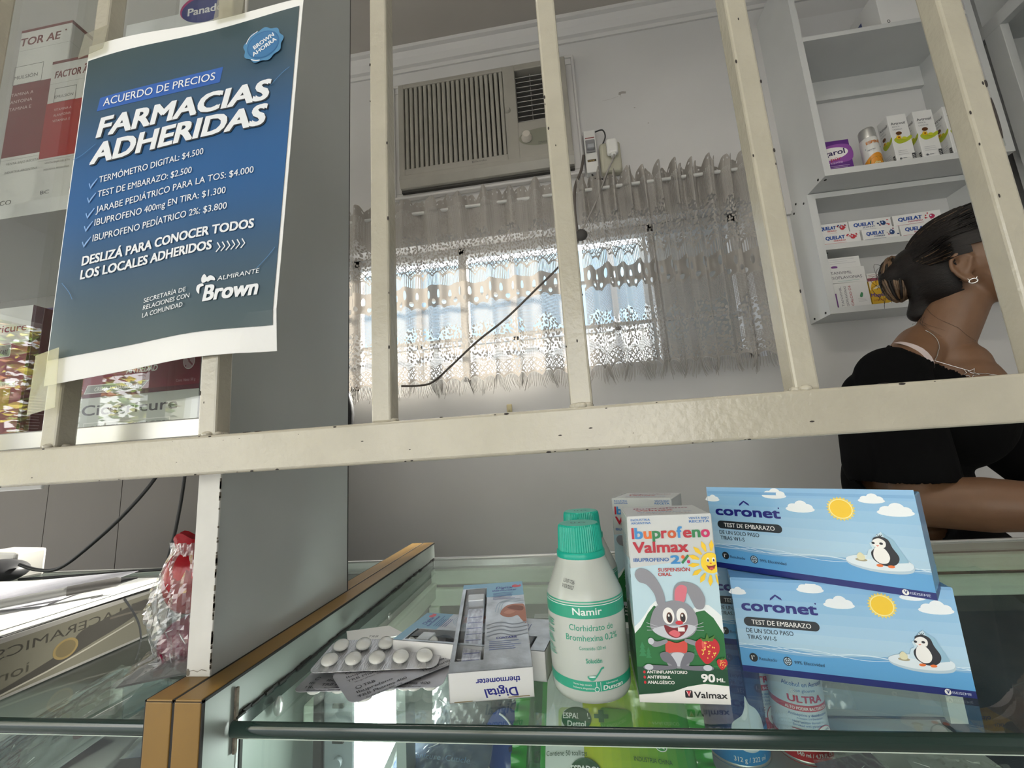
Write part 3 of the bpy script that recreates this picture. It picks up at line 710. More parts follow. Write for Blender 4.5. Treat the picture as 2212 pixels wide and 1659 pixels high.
# ---- ibuprofen syrup boxes
GREEN_B, GREEN_D = ink('#1f6b34'), ink('#12472a')
RED, NAVY, WHT, BLK = ink('#b3162c'), ink('#1b2a63'), ink('#eceae6'), ink('#1d1f22')
def syrup(label, loc, rz, art):
    w, d, h = .053, .046, .110
    g, K, done = carton('syrup_box', label, 'medicine box', loc, rz, w, d, h, mat('syrup carton', (.56, .58, .57), .38), 'children ibuprofen syrup boxes', skew=.035)
    for side, L in (('front', 53), ('left', 46)):
        P = K[side]; F = side == 'front'
        P.poly([(0, 58), (0, 78), (L, 84), (L, 44), (0, 40)], ink('#b9d4de')); P.poly([(0, 43), (3.5, 46), (7, 50), (10.5, 55), (14, 58), (17, 59), (20, 57), (23, 52), (26, 50), (33, 51), (38, 54.5), (42, 56), (46, 55.5), (50, 52), (L, 49), (L, 30), (0, 30)] if F else [(0, 45), (15, 50), (25, 56), (38, 48), (L, 45), (L, 30), (0, 30)], ink('#e6ecec'))
        hill = [(0, 4.1), (0, 39), (4, 43), (9, 51), (13, 55.5), (17, 53), (22, 45), (27, 40), (32, 44), (38, 51.5), (43, 52.5), (48, 48), (L, 39), (L, 10)] if F else [(0, 8), (0, 42), (10, 48), (22, 50), (34, 40), (L, 40), (L, 4)]
        P.poly(hill, GREEN_B)
        if F:
            for u, v, s in ((4, 26, 6), (7.5, 25, 4.5), (36, 27, 5), (47, 28, 5)):
                for k in range(3): P.poly([(u-s*.4+k*.4, v+k*s*.4), (u+s*.4-k*.4, v+k*s*.4), (u, v+s*.6+k*s*.4)], ink('#2f7f4c'))
            P.poly([(0, 4.3), (12, 5.3), (22, 6.8), (31, 9.8), (40, 11.4), (L, 10.4), (L, 19), (42, 20), (36, 18.6), (26, 19.7), (0, 20)], GREEN_D)
            P.poly([(30, 20), (53, 20.5), (53, 21), (36, 21), (30, 20.6)], ink('#2c7d46'))
            P.poly([(0, 0), (0, 4.2), (12, 5.0), (20, 6.2), (29, 9.2), (39, 11), (L, 10), (L, 0)], WHT)
            for i, s in enumerate(('ANTIINFLAMATORIO', 'ANTIFEBRIL', 'ANALGÉSICO')):
                P.ell(4.1, 17-i*2.9, .75, .85, ink('#c3202e'), 10); P.text(s, 5.6, 16.3-i*2.9, 1.75, WHT, width=(24, 14.3, 16)[i], bold=.025)
            P.text('90', 37.4, 12.1, 4.5, WHT, width=8, bold=.05); P.text('ML', 46.2, 12.2, 2.2, WHT, width=4.8, bold=.035)
            P.rrect(27.2, 3.2, 31.6, 7.3, .6, BLK); P.poly([(27.9, 6.9), (29.4, 3.7), (30.9, 6.9)], ink('#d22338')); P.line([(28.2, 6.9), (29.4, 4.3), (30.6, 6.9)], .35, WHT)
            P.text('Valmax', 32.4, 3.2, 3.6, BLK, width=19, bold=.03)
    P = K['front']
    P.text('INDUSTRIA', 2.4, 107.2, 1.45, ink('#3a74b5'), width=12.3, bold=.02); P.text('ARGENTINA', 2.4, 105.2, 1.45, ink('#3a74b5'), width=12.6, bold=.02)
    P.text('VENTA BAJO', 51.3, 107.2, 1.45, ink('#3a74b5'), width=12.5, al='R', bold=.02); P.text('RECETA', 51.3, 105.1, 1.6, ink('#3a74b5'), width=12.5, al='R', bold=.03)
    cols = ['#b3162c', '#2f86c4', '#e06a1e', '#1d7a45', '#b3162c', '#c8531c', '#2f86c4', '#b3162c', '#1d7a45', '#c3195d']
    wd = [1.5, 5.2, 5, 5.2, 3.6, 5.3, 3.4, 5.2, 5, 5.3]; u = 2.4; k = 48.4/(sum(wd)+9*.35)
    for c_, q, x in zip('Ibuprofeno', cols, wd): P.text(c_, u, 96.2, 7.0 if c_ in 'Ibf' else 7.0, ink(q), width=x*k, bold=.045); u += (x+.35)*k
    P.text('Valmax', 2.5, 87.5, 6.9, RED, width=34.5, bold=.045)
    P.text('IBUPROFENO', 2.4, 82, 2.2, ink('#2c62a8'), width=22, bold=.03)
    P.text('2', 25.3, 80.5, 5, ink('#2f86c4'), width=6, bold=.07); P.ell(33.1, 84.3, 1.1, 1.1, ink('#e05a1e'), 12); P.line([(32.3, 80.6), (36.5, 85.3)], 1.4, ink('#1d7a45')); P.ell(36.3, 81.4, 1, 1, ink('#c3195d'), 12)
    P.text('SUSPENSIÓN', 17.2, 75.8, 2.1, ink('#b5322c'), width=19.5, bold=.03); P.text('ORAL', 17, 73.1, 2.1, ink('#b5322c'), width=8.2, bold=.03)
    Y = ink('#f0c51c')
    for i in range(14):                                   # smiling sun
        a = 2*pi*i/14+.1; c, s = cos(a), sin(a)
        pts = [(49.6+c*7.2-s*.5, 80.4+s*7.2+c*.5), (49.6+c*11-s*1.4, 80.4+s*11+c*1.4), (49.6+c*14.0, 80.4+s*14.0), (49.6+c*11+s*1.4, 80.4+s*11-c*1.4), (49.6+c*7.2+s*.5, 80.4+s*7.2-c*.5)]
        pts = [(min(p[0], 52.9), p[1]) for p in pts]
        if pts[0][0] < 52.8: P.poly(pts, Y)
    P.poly([(min(49.6+6*cos(a*pi/18), 52.9), 80.4+6.2*sin(a*pi/18)) for a in range(36)], ink('#f4cf2a'))
    for x in (47.9, 51.3): P.ell(x, 82.3, .9, 1.4, WHT, 14); P.ell(x+.1, 82, .5, .8, BLK, 12)
    P.poly([(46.6, 79.2), (48, 78.7), (50, 78.7), (52.3, 79.4), (51.3, 77), (49.6, 76), (47.8, 76.8)], ink('#8a2a1c')); P.ell(49.7, 77.1, 1.3, .7, ink('#d9534a'), 12); P.ell(49.4, 80.2, .7, .45, ink('#e0701e'), 10)
    # plain grey rabbit with a strawberry
    GY, GL, GD, PK = ink('#8b8b92'), ink('#c3c6cd'), ink('#6f6f78'), ink('#d4707f')
    P.blob([(2.4, 74.5), (5.5, 78), (11, 76.6), (16, 71), (19.4, 63), (19.6, 57), (15.4, 56), (13.6, 62.5), (9.4, 68), (4.6, 70)], GY)
    P.blob([(25.2, 57), (25.6, 65), (29, 69), (35, 69.2), (41, 66), (44, 59.5), (42.6, 54), (38.4, 53.6), (36, 58), (33.6, 62.8), (31.4, 57)], GY); P.blob([(26.2, 57), (26.4, 64.4), (29.6, 67.6), (33.4, 66.6), (33.2, 62.6), (30.6, 57)], PK)
    P.blob([(24.8, 58.5), (15, 55.5), (11, 50), (9.8, 43), (15, 38), (25, 35.6), (34.6, 38.6), (38.3, 45), (37, 52), (32, 57)], GY)
    P.blob([(11, 41.6), (17, 43.6), (25, 44), (32, 44.6), (37, 43), (33, 38.4), (25, 36), (15.6, 38)], GL)
    for x, q in ((21.2, 1), (29.2, .92)):
        P.ell(x, 49.6, 3.5*q, 4.9*q, WHT); P.ell(x+.5, 48.6, 1.8*q, 3.1*q, ink('#5a2f1c')); P.ell(x+.6, 48.5, 1.3*q, 2.4*q, BLK); P.ell(x+.2, 49.8, .55, .8, WHT, 10)
    P.ell(27.3, 45.6, 2.3, 1.2, ink('#c9303a'), 16); P.blob([(18.2, 44.3), (24, 42.6), (32, 44.4), (30, 39.6), (25, 36.8), (20, 39)], ink('#7a1d24')); P.blob([(20.6, 39.6), (24, 41.4), (27.4, 39.4), (25, 37.2)], ink('#d9646e')); P.rect(26.2, 40.6, 30.2, 43.0, WHT)
    for s, x in ((-1, 14), (1, 35)):
        for q in (-1, 0, 1): P.line([(x, 42.5+q), (x+s*6.5, 43.5+q*2.2)], .22, GL)
    P.blob([(18.6, 35), (24.6, 34), (30.6, 35), (29, 27), (18.8, 27)], ink('#cf4a3e'))
    P.blob([(18.8, 34), (12, 31.6), (8.6, 33.6), (8.4, 35), (10, 36.4), (13, 34.8), (18.6, 36)], GY); P.ell(9.4, 35, 1.8, 1.9, GL, 14); P.blob([(30, 34.6), (36, 32.5), (36.4, 35), (30.4, 36.4)], GY)
    P.blob([(19.5, 28), (29.6, 28), (31, 21.6), (25, 19.6), (18.4, 21.6)], GY); P.blob([(21.4, 28), (28, 28), (28.6, 22), (25, 20.8), (20.8, 22)], GL)
    P.blob([(19.6, 28.4), (14.4, 28), (15.6, 24), (20.6, 21.2), (5.6, 21.4), (5.2, 18.8), (18, 18.8), (24, 20.6)], GD); P.blob([(29.4, 28.4), (34.4, 28), (33, 24), (29.6, 21.2), (43.4, 21.2), (43.6, 18.8), (31, 18.8), (25.6, 20.6)], GD)
    P.ell(7, 20.2, 2.6, 1.7, GL, 16); P.ell(41.6, 20.2, 2.6, 1.7, GL, 16)
    def berry(u, v, s):
        P.blob([(u-7*s, v+4*s), (u-3.4*s, v+6.6*s), (u+.6*s, v+5.6*s), (u+4.4*s, v+6.6*s), (u+7*s, v+3*s), (u+6*s, v-2*s), (u-.6*s, v-8*s), (u-4.6*s, v-5*s), (u-6.6*s, v-.6*s)], ink('#c01f2b')); P.blob([(u-3*s, v+5*s), (u-1*s, v+5*s), (u-1*s, v+1*s), (u-3*s, v+1*s)], ink('#dd5a52'))
        rr = random.Random(4); w = P.w
        for i in range(26): a, q = rr.random()*6.3, sqrt(rr.random())*5.2; P.w = w; P.ell(u+q*cos(a)*s, v+q*sin(a)*s+.2*s, .28*s+.06, .42*s+.06, ink('#f0d060'), 7)
        P.poly([(u-4*s, v+7.2*s), (u-1*s, v+6*s), (u+.4*s, v+9.6*s), (u+1.4*s, v+6.6*s), (u+5*s, v+8.4*s), (u+3.4*s, v+5*s), (u, v+5.2*s), (u-2.4*s, v+4.8*s)], ink('#4f7a2c'))
    berry(42.6, 30.2, .98); berry(50.2, 22.6, .42)
    P = K['top']
    for i, q in enumerate(('Ibuprofeno', 'Valmax')): P.text(q, 8, 32-i*9.5, 6.5, ink('#8d4a63') if i == 0 else RED, width=38-12*i, bold=.04, shear=.15)
    P.text('IBUPROFENO 2%', 9, 15, 3.2, ink('#7f93b5'), width=36, bold=.03); P.text('SUSPENSIÓN ORAL', 10, 9, 2.6, ink('#a58a8a'), width=33, bold=.02)
    P = K['left']
    for v in (83, 78, 72): P.rect(43.2, v, 45.4, v+2, BLK)
    for v in (37, 3): P.rect(43.6, v, 46, v+2.2, BLK)
    for v in (95, 84, 66, 52): P.lines(6, v, 36, 6, 1.7, .5, ink('#7fa6b4'))
    P.rect(2, 20, 44, 36, GREEN_D); P.lines(5, 33, 40, 5, 2.4, .6, ink('#a9c9b0'))
    return done()
syrup('ibuprofen syrup box with grey rabbit and strawberry, in front, beside the white bottles', (.031, .292, 0), radians(-2), 1)
syrup('ibuprofen syrup box mostly hidden, standing behind the one with the rabbit facing us', (.0325, .404, 0), radians(-24), 1)

# ---- pregnancy test boxes
def ptest(label, loc, rz, rx=0, h=.060):
    w, d = .120, .0265
    B0 = mat('sky blue carton', '#8fb9d6', .24, coat=.3)
    g, K, done = carton('test_box', label, 'medicine box', loc, rz, w, d, h, mat('blue carton edge', '#6ea3cf', .26, coat=.3), 'pregnancy test boxes', rx=rx)
    P = K['front']
    for i, c_ in enumerate(('#7fb2da', '#86b6da', '#8ebbdb', '#97c0dd', '#a0c5df', '#a8cae0', '#a9c9dd')): P.rect(0, 60-i*6.6-6.6-.1, 120, 60-i*6.6, mat('printed sky %d' % i, c_, .24, coat=.3))
    P.poly([(0, 0)]+[(x, 16.6+1.2*sin(x*.09)) for x in range(0, 121, 5)]+[(120, 0)], ink('#7aa9cf', .25)); P.poly([(0, 0)]+[(x, 14.4+1.1*sin(x*.075+2)) for x in range(0, 121, 5)]+[(120, 0)], mat('printed sea', '#5b9fd2', .24, coat=.3))
    for a, b, c_ in ((1.6, .11, 0), (1.3, .085, 2), (1.5, .1, 4)): P.line([(x, 16.6-.01*x+a*sin(x*b+c_)) for x in range(0, 121, 2)], .28, ink('#d3e4ee'))
    P.rect(0, 0, 120, 3.9, ink('#16246e', .28))
    CL = ink('#e9eef0', .3)
    for u, v, s in ((3.5, 50.5, 11), (47, 54.6, 15.5), (61.5, 46.2, 17), (100, 53.2, 13), (110, 46.6, 17)): P.cloud(u, v, s, CL)
    P.rect(-.2, 46, -.05, 58, mat('blue carton edge', '#6ea3cf', .26))
    P.sunburst(84, 47.6, 7.6, mat('printed sun', '#f2c61d', .3), ink('#e9cf62'))
    P.text('coronet', 4.7, 39.3, 6.9, ink('#171a72', .3), width=44.5, bold=.055); P.poly([(22.6, 46.4), (24.4, 47.6), (26.2, 49.4), (28, 47.8), (29.9, 47), (29.4, 48.4), (26.3, 50.6), (23, 48)], ink('#171a72', .3)); P.ell(48.6, 46.2, .5, .5, ink('#171a72', .3), 10)
    P.rrect(5, 29.2, 48.8, 35, 2.8, ink('#20272c', .3)); P.text('TEST DE EMBARAZO', 26.9, 30.6, 3.1, WHT, width=34.5, al='C', bold=.012)
    P.text('DE UN SOLO PASO', 5.6, 25.2, 2.8, ink('#1e2b3a', .3), width=27.8, bold=.008); P.text('TIRAS W1-S', 5.8, 21.1, 2.8, ink('#1e2b3a', .3), width=17.2, bold=.008)
    P.ell(7.7, 9.5, 2.5, 2.7, ink('#1d2328', .3)); P.text("1'", 6.5, 8.2, 2.6, WHT, bold=.03); P.text('Resultado', 11, 8.2, 2, ink('#2d4a63', .3), width=10.4, bold=.01)
    P.ell(27.6, 9.3, 2.5, 2.7, ink('#1d2328', .3)); P.ell(27.6, 9.3, 2.0, 2.2, ink('#b9cddb', .3)); P.ell(27.6, 9.3, 1.5, 1.65, ink('#1d2328', .3)); P.ell(27.6, 9.3, 1.1, 1.2, ink('#b9cddb', .3)); P.line([(25.4, 9.3), (29.8, 9.3)], .4, ink('#1d2328', .3)); P.line([(27.6, 6.9), (27.6, 11.7)], .4, ink('#1d2328', .3))
    P.text('99% Efectividad', 31.3, 8.2, 2, ink('#2d4a63', .3), width=16.6, bold=.012)
    IC, IS = ink('#d9e4ea', .3), ink('#b3c8d4', .3)
    P.blob([(82, 17), (87, 19.6), (98, 20.6), (108, 19.8), (113, 17.4), (112, 13.2), (104, 11.4), (93, 11.6), (84, 13.8)], IS); P.blob([(82, 17.6), (87, 20), (98, 21), (108, 20.2), (113, 18), (111.6, 14.6), (104, 13), (93, 13), (84, 15)], IC)
    P.poly([(92, 18.4), (94, 24), (96, 25), (95, 28), (98.4, 29.8), (99, 33), (101.6, 35), (104, 32.6), (106.6, 31), (107.6, 27.6), (110, 22.6), (111.4, 18.6)], ink('#c6dbe6', .3)); P.poly([(101.6, 35), (104, 32.6), (106.6, 31), (107.6, 27.6), (110, 22.6), (111.4, 18.6), (106, 17.6), (104.6, 25)], ink('#8fb6cb', .3))
    BK = ink('#16181f', .3)
    P.blob([(97, 30.6), (100.4, 32.4), (104, 30.8), (105.4, 26.4), (107.6, 21), (105.6, 16.8), (100.8, 15.4), (96, 18), (95, 22.4), (97.4, 26)], BK)
    P.blob([(97, 29.8), (100, 31.2), (102.6, 29.4), (102, 26.2), (98.6, 25.4), (96.6, 27.2)], WHT); P.blob([(97.8, 26), (101.6, 25.4), (103.4, 21), (102, 17.4), (98.8, 16.6), (96.4, 18.6), (96, 22)], WHT)
    P.ell(96.9, 28.2, .8, .7, BK, 12); P.ell(100.6, 28.2, .9, .7, BK, 12); P.poly([(98, 27), (99.6, 27.2), (98.7, 26.2)], ink('#d98a7a', .3))
    for x in (98, 103.2): P.blob([(x-1.6, 15.6), (x, 16.2), (x+1.6, 15.8), (x+1, 14.8), (x-1, 14.6)], ink('#e2702c', .3))
    for a in (0, .5, 1): P.line([(100.6, 32), (99.4+a*2.4, 33.4)], .3, BK)
    P.ell(89.6, 17.6, 2.9, .9, ink('#a39b7d', .3)); P.blob([(88, 18), (87.8, 20), (89.6, 22), (91.6, 20), (91.2, 18), (89.6, 17.4)], ink('#dcd8b4', .3))
    P.ell(107.2, 2.1, 1.5, 1.6, WHT); P.text('V', 106.5, 1.3, 1.9, ink('#16246e', .28), width=1.6, bold=.05); P.text('ISEISEME', 109.2, 1.4, 1.35, ink('#c9d2ea', .3), width=8.4, bold=.01)
    P = K['top']; P.lines(14, 20, 100, 4, 3.2, .9, ink('#3a6f9f')); P.lines(60, 11, 112, 3, 3, 1.2, ink('#35648f'))
    P = K['left']; P.rect(0, 0, d*1000, 3.9, ink('#16246e', .28)); P.rect(0, 4, d*1000, 14, ink('#5b9fd2', .25))
    P = K['right']; P.rect(0, 0, d*1000, 3.9, ink('#16246e', .28)); P.rect(0, 4, d*1000, 14, ink('#5b9fd2', .25))
    return done()
ptest('blue pregnancy test box, lower one in front, with its full cover in view', (.106, .329, 0), radians(-15))
ptest('blue pregnancy test box behind the lower front one, only its left end showing', (.103, .372, 0), radians(-15))
ptest('blue pregnancy test box lying on top of the two others, turned', (.1063, .3545, .0606), radians(-41), h=.0565)

# ---- white bottles with teal caps
TEAL = mat('teal cap', '#10a48d', .35, bump=.1, bscale=300); BOT = mat('white bottle plastic', (.47, .50, .46), .27, coat=.15)
def bottle(label, loc, faced):
    t = thing('syrup_bottle', label, 'medicine bottle', loc, (0, 0, 0), 'white syrup bottles with teal caps')
    g = G(); R = .026
    prof = [(.0225, 0), (.0248, .0012), (.0258, .004), (R, .007), (R, .0585), (.0254, .0615), (.0232, .0665), (.0205, .0735), (.0182, .079), (.0168, .0826), (.0165, .084)]
    g.lathe(prof, BOT, 64)
    L = [(0, .0)]
    def fn(u, v, w):
        z = v*.001; r = R
        for (r0_, z0_), (r1_, z1_) in zip(prof, prof[1:]):
            if z0_ <= z <= z1_ and z1_ > z0_: r = r0_+(r1_-r0_)*(z-z0_)/(z1_-z0_)
        r += w*.001; a = -pi/2+u*.001/R; return Vector((r*cos(a), r*sin(a), z))
    P = Print(g, fn=fn, w0=.08, step=.018, maxe=3); GN = ink('#2f9b7d', .35); gw = ink('#dfe9e4', .35)
    W0 = 42
    P.rect(-W0, 59.3, W0, 60.1, GN, 40); P.rect(-W0, 50, W0, 58.6, GN, 40, 8); P.rect(-W0, 8.6, W0, 14.2, GN, 40)
    P.rect(-W0, 57.4, W0, 57.8, gw, 40, 2)
    P.text('Namir', 0.5, 52.2, 4.4, gw, width=19, al='C', bold=.022); P.text('Clorhidrato de', 2.5, 43.0, 3.7, GN, width=29, al='C', bold=.004); P.text('Bromhexina 0,2%', 2.5, 37.1, 3.7, GN, width=34.5, al='C', bold=.004)
    P.text('Contenido 120 ml', 2.0, 32, 2, GN, width=16.8, al='C'); P.text('Solución', 2.2, 24.6, 2.7, GN, width=10, al='C', bold=.02)
    P.blob([(-2.4, 17.2), (3, 17.6), (2.2, 15.6), (.2, 14.6), (-1.6, 15.4)], GN); P.curve([(2.6, 16.6), (4.6, 19), (6.4, 21.2), (8, 21.8)], .9, GN); P.ell(.4, 17, 2.2, .45, gw, 16)
    P.line([(2.5, 14.2), (2.5, 10.8)], .3, gw); P.ell(2.5, 10, 1.5, 1.4, gw); P.ell(2.5, 10, 1.15, 1.05, GN); P.line([(5, 14), (5, 9)], .25, gw)
    P.text('Venta bajo receta', -12, 12, 1.1, gw, width=11.5); P.text('Industria Argentina', -12, 10, 1.1, gw, width=12.6); P.text('Laboratorios', 8.6, 12.6, 1.1, gw, width=8); P.text('Duncan', 6.4, 9.6, 2.5, gw, width=14, bold=.035, shear=.1)
    for v in (46, 44, 40, 36, 34, 30, 27): P.lines(-34, v, -24, 2, 1.3, .45, GN)
    P.text('L:767-726', -16.5, 70.6, 2.2, BLK, width=9.4, rot=-.12); P.text('V:03/2027', -17.2, 67.6, 2.2, BLK, width=9.6, rot=-.12)
    g.build('body', t)
    g = G(); n = 120; pr2 = [(.0158, .0872), (.0150, .101), (.0146, .1035), (.0135, .1046), (.0, .1047)]
    vs = []; fs = []
    for j, (r, z) in enumerate(pr2):
        for i in range(n): q = r-(.00038 if (i % 2 and j < 3 and r > .01) else 0); a = 2*pi*i/n; vs.append((q*cos(a), q*sin(a), z))
    for j in range(len(pr2)-1):
        for i in range(n): k = (i+1) % n; fs.append((j*n+i, j*n+k, (j+1)*n+k, (j+1)*n+i))
    g.add(vs, fs, TEAL); P = Print(g, (0, 0, .1047), V=(0, 1, 0), N=(0, 0, 1)); P.frame(-5.5, -3, -2, 3, .8, ink('#12695c')); P.text('D', 0, -3, 5.5, ink('#12695c'), bold=.03)
    g.lathe([(.0150, .084), (.0150, .0875)], TEAL, 40)
    g.build('cap', t)
    g = G(); g.lathe([(.0166, .0828), (.0169, .0835), (.0168, .0868), (.0163, .0873)], TEAL, 48); g.build('tamper_ring', t)
    return t
bottle('white medicine bottle with teal cap and full green label facing us, in front', (.003, .312, 0), 1)
bottle('white medicine bottle with teal cap half hidden behind the front bottle', (.0065, .373, 0), 1)

# ---- digital thermometer boxes
SILV = mat('iridescent foil', (.52, .56, .60), .3, .55, noise=.35, nscale=60, bump=.15, bscale=120); BLU = mat('foil blue', '#6f9db5', .3, .25)
def thermo(label, loc, rot):
    w, d, h = .055, .122, .0195
    t = thing('thermometer_box', label, 'medicine box', loc, rot, 'digital thermometer boxes')
    g = G(); x0, x1, y0, y1 = .003, .0225, .011, .113      # open window in the lid
    e_ = .0004
    for b in ((0, w, 0, d, 0, e_), (0, w, 0, e_, 0, h), (0, w, d-e_, d, 0, h), (0, e_, 0, d, 0, h), (w-e_, w, 0, d, 0, h)): g.box(*b, CARD)
    for b in ((0, x0, 0, d), (x1, w, 0, d), (x0, x1, 0, y0), (x0, x1, y1, d)): g.box(*b, h-e_, h, SILV)
    P = Print(g); I = ink('#22267e')
    P.text('Digital', 33, 7.4, 5.8, I, width=21, al='C', bold=.03, shear=-.25, rot=pi); P.text('thermometer', 32, 14.2, 3.9, I, width=29, al='C', bold=.03, rot=pi)
    P.line([(3, .6), (15, .6)], .5, ink('#8d7a52')); P.line([(38, 1.2), (52, 1.2)], .6, ink('#8d7a52'))
    P = Print(g, (0, 0, h), V=(0, 1, 0), N=(0, 0, 1))
    P.rect(0, 114, 55, 122, BLU); P.rect(22, 96, 55, 114, BLU); P.text('Digital', 30, 109.6, 4.6, I, width=15, bold=.02, shear=.25); P.text('thermometer', 27, 105.4, 3, I, width=22, bold=.03)
    P.blob([(45, 114), (48, 116.4), (51, 114.6), (53, 116), (53, 112), (49, 110.6), (46, 111.4)], ink('#cf5a66'))
    P.lines(28, 101.5, 50, 6, 2.1, .6, I); P.blob([(36, 74), (41, 80), (50, 81), (54.4, 77), (54.4, 52), (51, 56), (48, 63), (43, 61), (38, 62), (34, 67)], ink('#a8705c')); P.blob([(40, 76), (46, 79), (53, 76), (52, 70), (45, 72)], ink('#7d4a3a')); P.blob([(37, 68), (42, 66), (46, 69), (41, 72)], ink('#b98470'))
    for q in range(3): P.curve([(30+q*2, 70-q), (33+q*2, 84), (44, 90-q*2), (54, 88-q*3)], .5, ink('#93a9b8'))
    for q in range(4): P.curve([(24, 52-q*5), (34, 55-q*5), (44, 51-q*5), (54.4, 53-q*5)], .9, ink('#8b93a0'))
    P.text('CONTAINS', 31, 33, 2.4, I, width=15, bold=.03); P.lines(26, 30, 50, 5, 2.3, .5, ink('#5a6aa0'))
    g.build('carton', t)
    g = G(); g.box(x0+.001, x1-.0012, .0115, .110, .002, h+.0015, CLEAR, .0012); g.box(x0+.003, x1-.003, .0125, .093, .010, .0118, mat('case insert', (.60, .63, .74), .25, .4, noise=.5, nscale=150, stretch=(3, 1, 1))); g.box(x0+.0025, x1-.0025, .095, .106, .003, h-.001, mat('case cap', (.5, .53, .55), .3, .3), .001)
    for q in range(9): g.box(x0+.004, x1-.004, .015+q*.008, .0155+q*.008, .0118, .012, ink('#6a70a8'))
    g.build('plastic_case', t)
    return t
thermo('digital thermometer box lying end towards us with clear case window, beside the white bottle', (-.089, .288, .0), (radians(8.6), 0, radians(9)))
thermo('digital thermometer box lying crosswise underneath the back of the other one', (-.0275, .314, 0), (0, 0, radians(80)))

# ---- blister strips
FOIL = mat('ribbed foil', (.60, .60, .62), .33, .75, bump=.5, bscale=900, stretch=(1, .2, 1)); FOILB = mat('matt foil back', (.42, .42, .45), .42, .55, noise=.12, nscale=60)
TAB = mat('white tablet', (.80, .79, .75), .35)
def strip_outline(w, h, r=6):
    p = []
    for cu_, cv, a0 in ((w-r, r, -pi/2), (w-r, h-r, 0), (r, h-r, pi/2), (r, r, pi)):
        for i in range(6): a = a0+pi/2*i/5; p.append((cu_+r*cos(a), cv+r*sin(a)))
    return p
def blister(label, loc, rot, up):
    w, h = 92, 46
    t = thing('blister_strip', label, 'pill strip', loc, rot, 'ibuprofen tablet strips')
    g = G(); ol = strip_outline(w, h); g.prism([(a*.001, b*.001) for a, b in ol], 0, .0004, FOIL if up else FOILB)
    s = 1 if up else -1
    if not up:
        P = Print(g, (0, 0, .0004), V=(0, 1, 0), N=(0, 0, 1)); I = ink('#26262b')
        for r in range(2):
            for c_ in range(2):
                u, v = 6+c_*44, 40-r*23
                P.ell(u+4, v-1, 2, 2, I, 16); P.ell(u+4, v-1, 1.5, 1.5, FOILB, 16); P.text('TRB', u+7, v-2.4, 3, I, width=8, bold=.02); P.text('Ibuprofeno', u+1, v-8, 3, I, width=24, bold=.015); P.text('TRB Pharma 400', u, v-13.4, 3, I, width=33, bold=.015); P.text('Ibuprofeno 400 mg', u+4, v-17, 1.9, ink('#4a4a50'), width=24)
    g.build('foil', t)
    g = G(); pos = [(10.5+c_*17.6, 12+r*21) for r in range(2) for c_ in range(5)]
    for u, v in pos:
        M = Matrix.Translation((u*.001, v*.001, (.0004 if up else 0))) @ Matrix.Rotation(radians(22), 4, 'Z') @ Matrix.Scale(s, 4, (0, 0, 1))
        g.lathe([(1.0, 0), (.97, .3), (.88, .62), (.66, .88), (.3, .99), (0.02, 1.0)], CLEAR, 20, M @ Matrix.Diagonal((.0066, .0094, .0056, 1)), cap0=False)
    g.build('clear_domes', t)
    if up or 1:
        for u, v in pos:
            g = G(); g.ell((0, 0, 0), (.0060, .0087, .0026), TAB, 18, 10); b = g.build('tablet', t); b.location = (u*.001, v*.001, s*.0029); b.rotation_euler = (0, 0, radians(22))
    return t
blister('foil tablet strip lying on top of the heap, ten white tablets showing', (-.1965, .301, .0115), (radians(3), radians(1), radians(7)), True)
blister('tablet strip printed side up at the left of the heap', (-.199, .2875, .0062), (0, 0, radians(4)), False)
blister('tablet strip printed side up, its corner poking out in the middle of the heap', (-.1470, .270, .0085), (radians(2), 0, radians(45)), False)
blister('tablet strip printed side up at the right of the heap', (-.188, .2905, .0066), (0, 0, radians(2)), False)
g = G(); g.prism([(-.222, .40), (-.205, .372), (-.19, .378), (-.16, .392), (-.185, .412)], .0003, .0008, PAPER)
P = Print(g, (-.2, .38, .0008), V=(0, 1, 0), N=(0, 0, 1)); P.text('TRB', 6, 6, 4, ink('#55555a')); tag(g.build('leaflet'), 'scrap of white leaflet under the back of the tablet heap', 'leaflet')
# ------------------------------------------------------------------ poster taped to the grille
pt = thing('price_poster', 'blue price agreement poster with white margins taped to the grille bars', 'poster', (-.362, .2415, .225))
CO = [Vector((0, 0, 0)), Vector((.171, .004, .012)), Vector((.001, 0, .280)), Vector((.190, 0, .284))]   # BL BR TL TR, the foot curls back
def pf(u, v, w):
    s, t = u/187, v/272
    p = CO[0].lerp(CO[1], s).lerp(CO[2].lerp(CO[3], s), t)
    p.y += -.0022*sin(pi*s*1.1)*(.6+.4*sin(3*t))-.0012*sin(s*11+t*2)*(1-t)-w*.001+.004*max(0, s-.86)/.14*max(0, .1-t)/.1
    p.z += .0022*sin(s*7+.6)*(1 if t > .5 else -.5)*abs(t-.5)*2+.0015*(s*2-1)**2*(t-.5)
    return p
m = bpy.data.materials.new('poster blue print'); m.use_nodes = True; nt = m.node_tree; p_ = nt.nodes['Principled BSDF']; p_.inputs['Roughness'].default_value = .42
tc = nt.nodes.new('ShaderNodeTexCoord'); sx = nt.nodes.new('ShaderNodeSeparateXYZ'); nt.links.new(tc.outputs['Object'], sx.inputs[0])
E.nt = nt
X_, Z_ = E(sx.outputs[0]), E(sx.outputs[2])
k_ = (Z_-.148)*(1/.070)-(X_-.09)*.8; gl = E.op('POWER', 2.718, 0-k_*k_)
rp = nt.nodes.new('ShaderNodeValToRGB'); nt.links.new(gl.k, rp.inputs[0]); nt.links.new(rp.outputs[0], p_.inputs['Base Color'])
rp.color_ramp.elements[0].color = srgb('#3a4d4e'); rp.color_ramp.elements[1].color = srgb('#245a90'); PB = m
g = G(); A = Print(g, fn=pf, w0=0, step=.006, maxe=9)
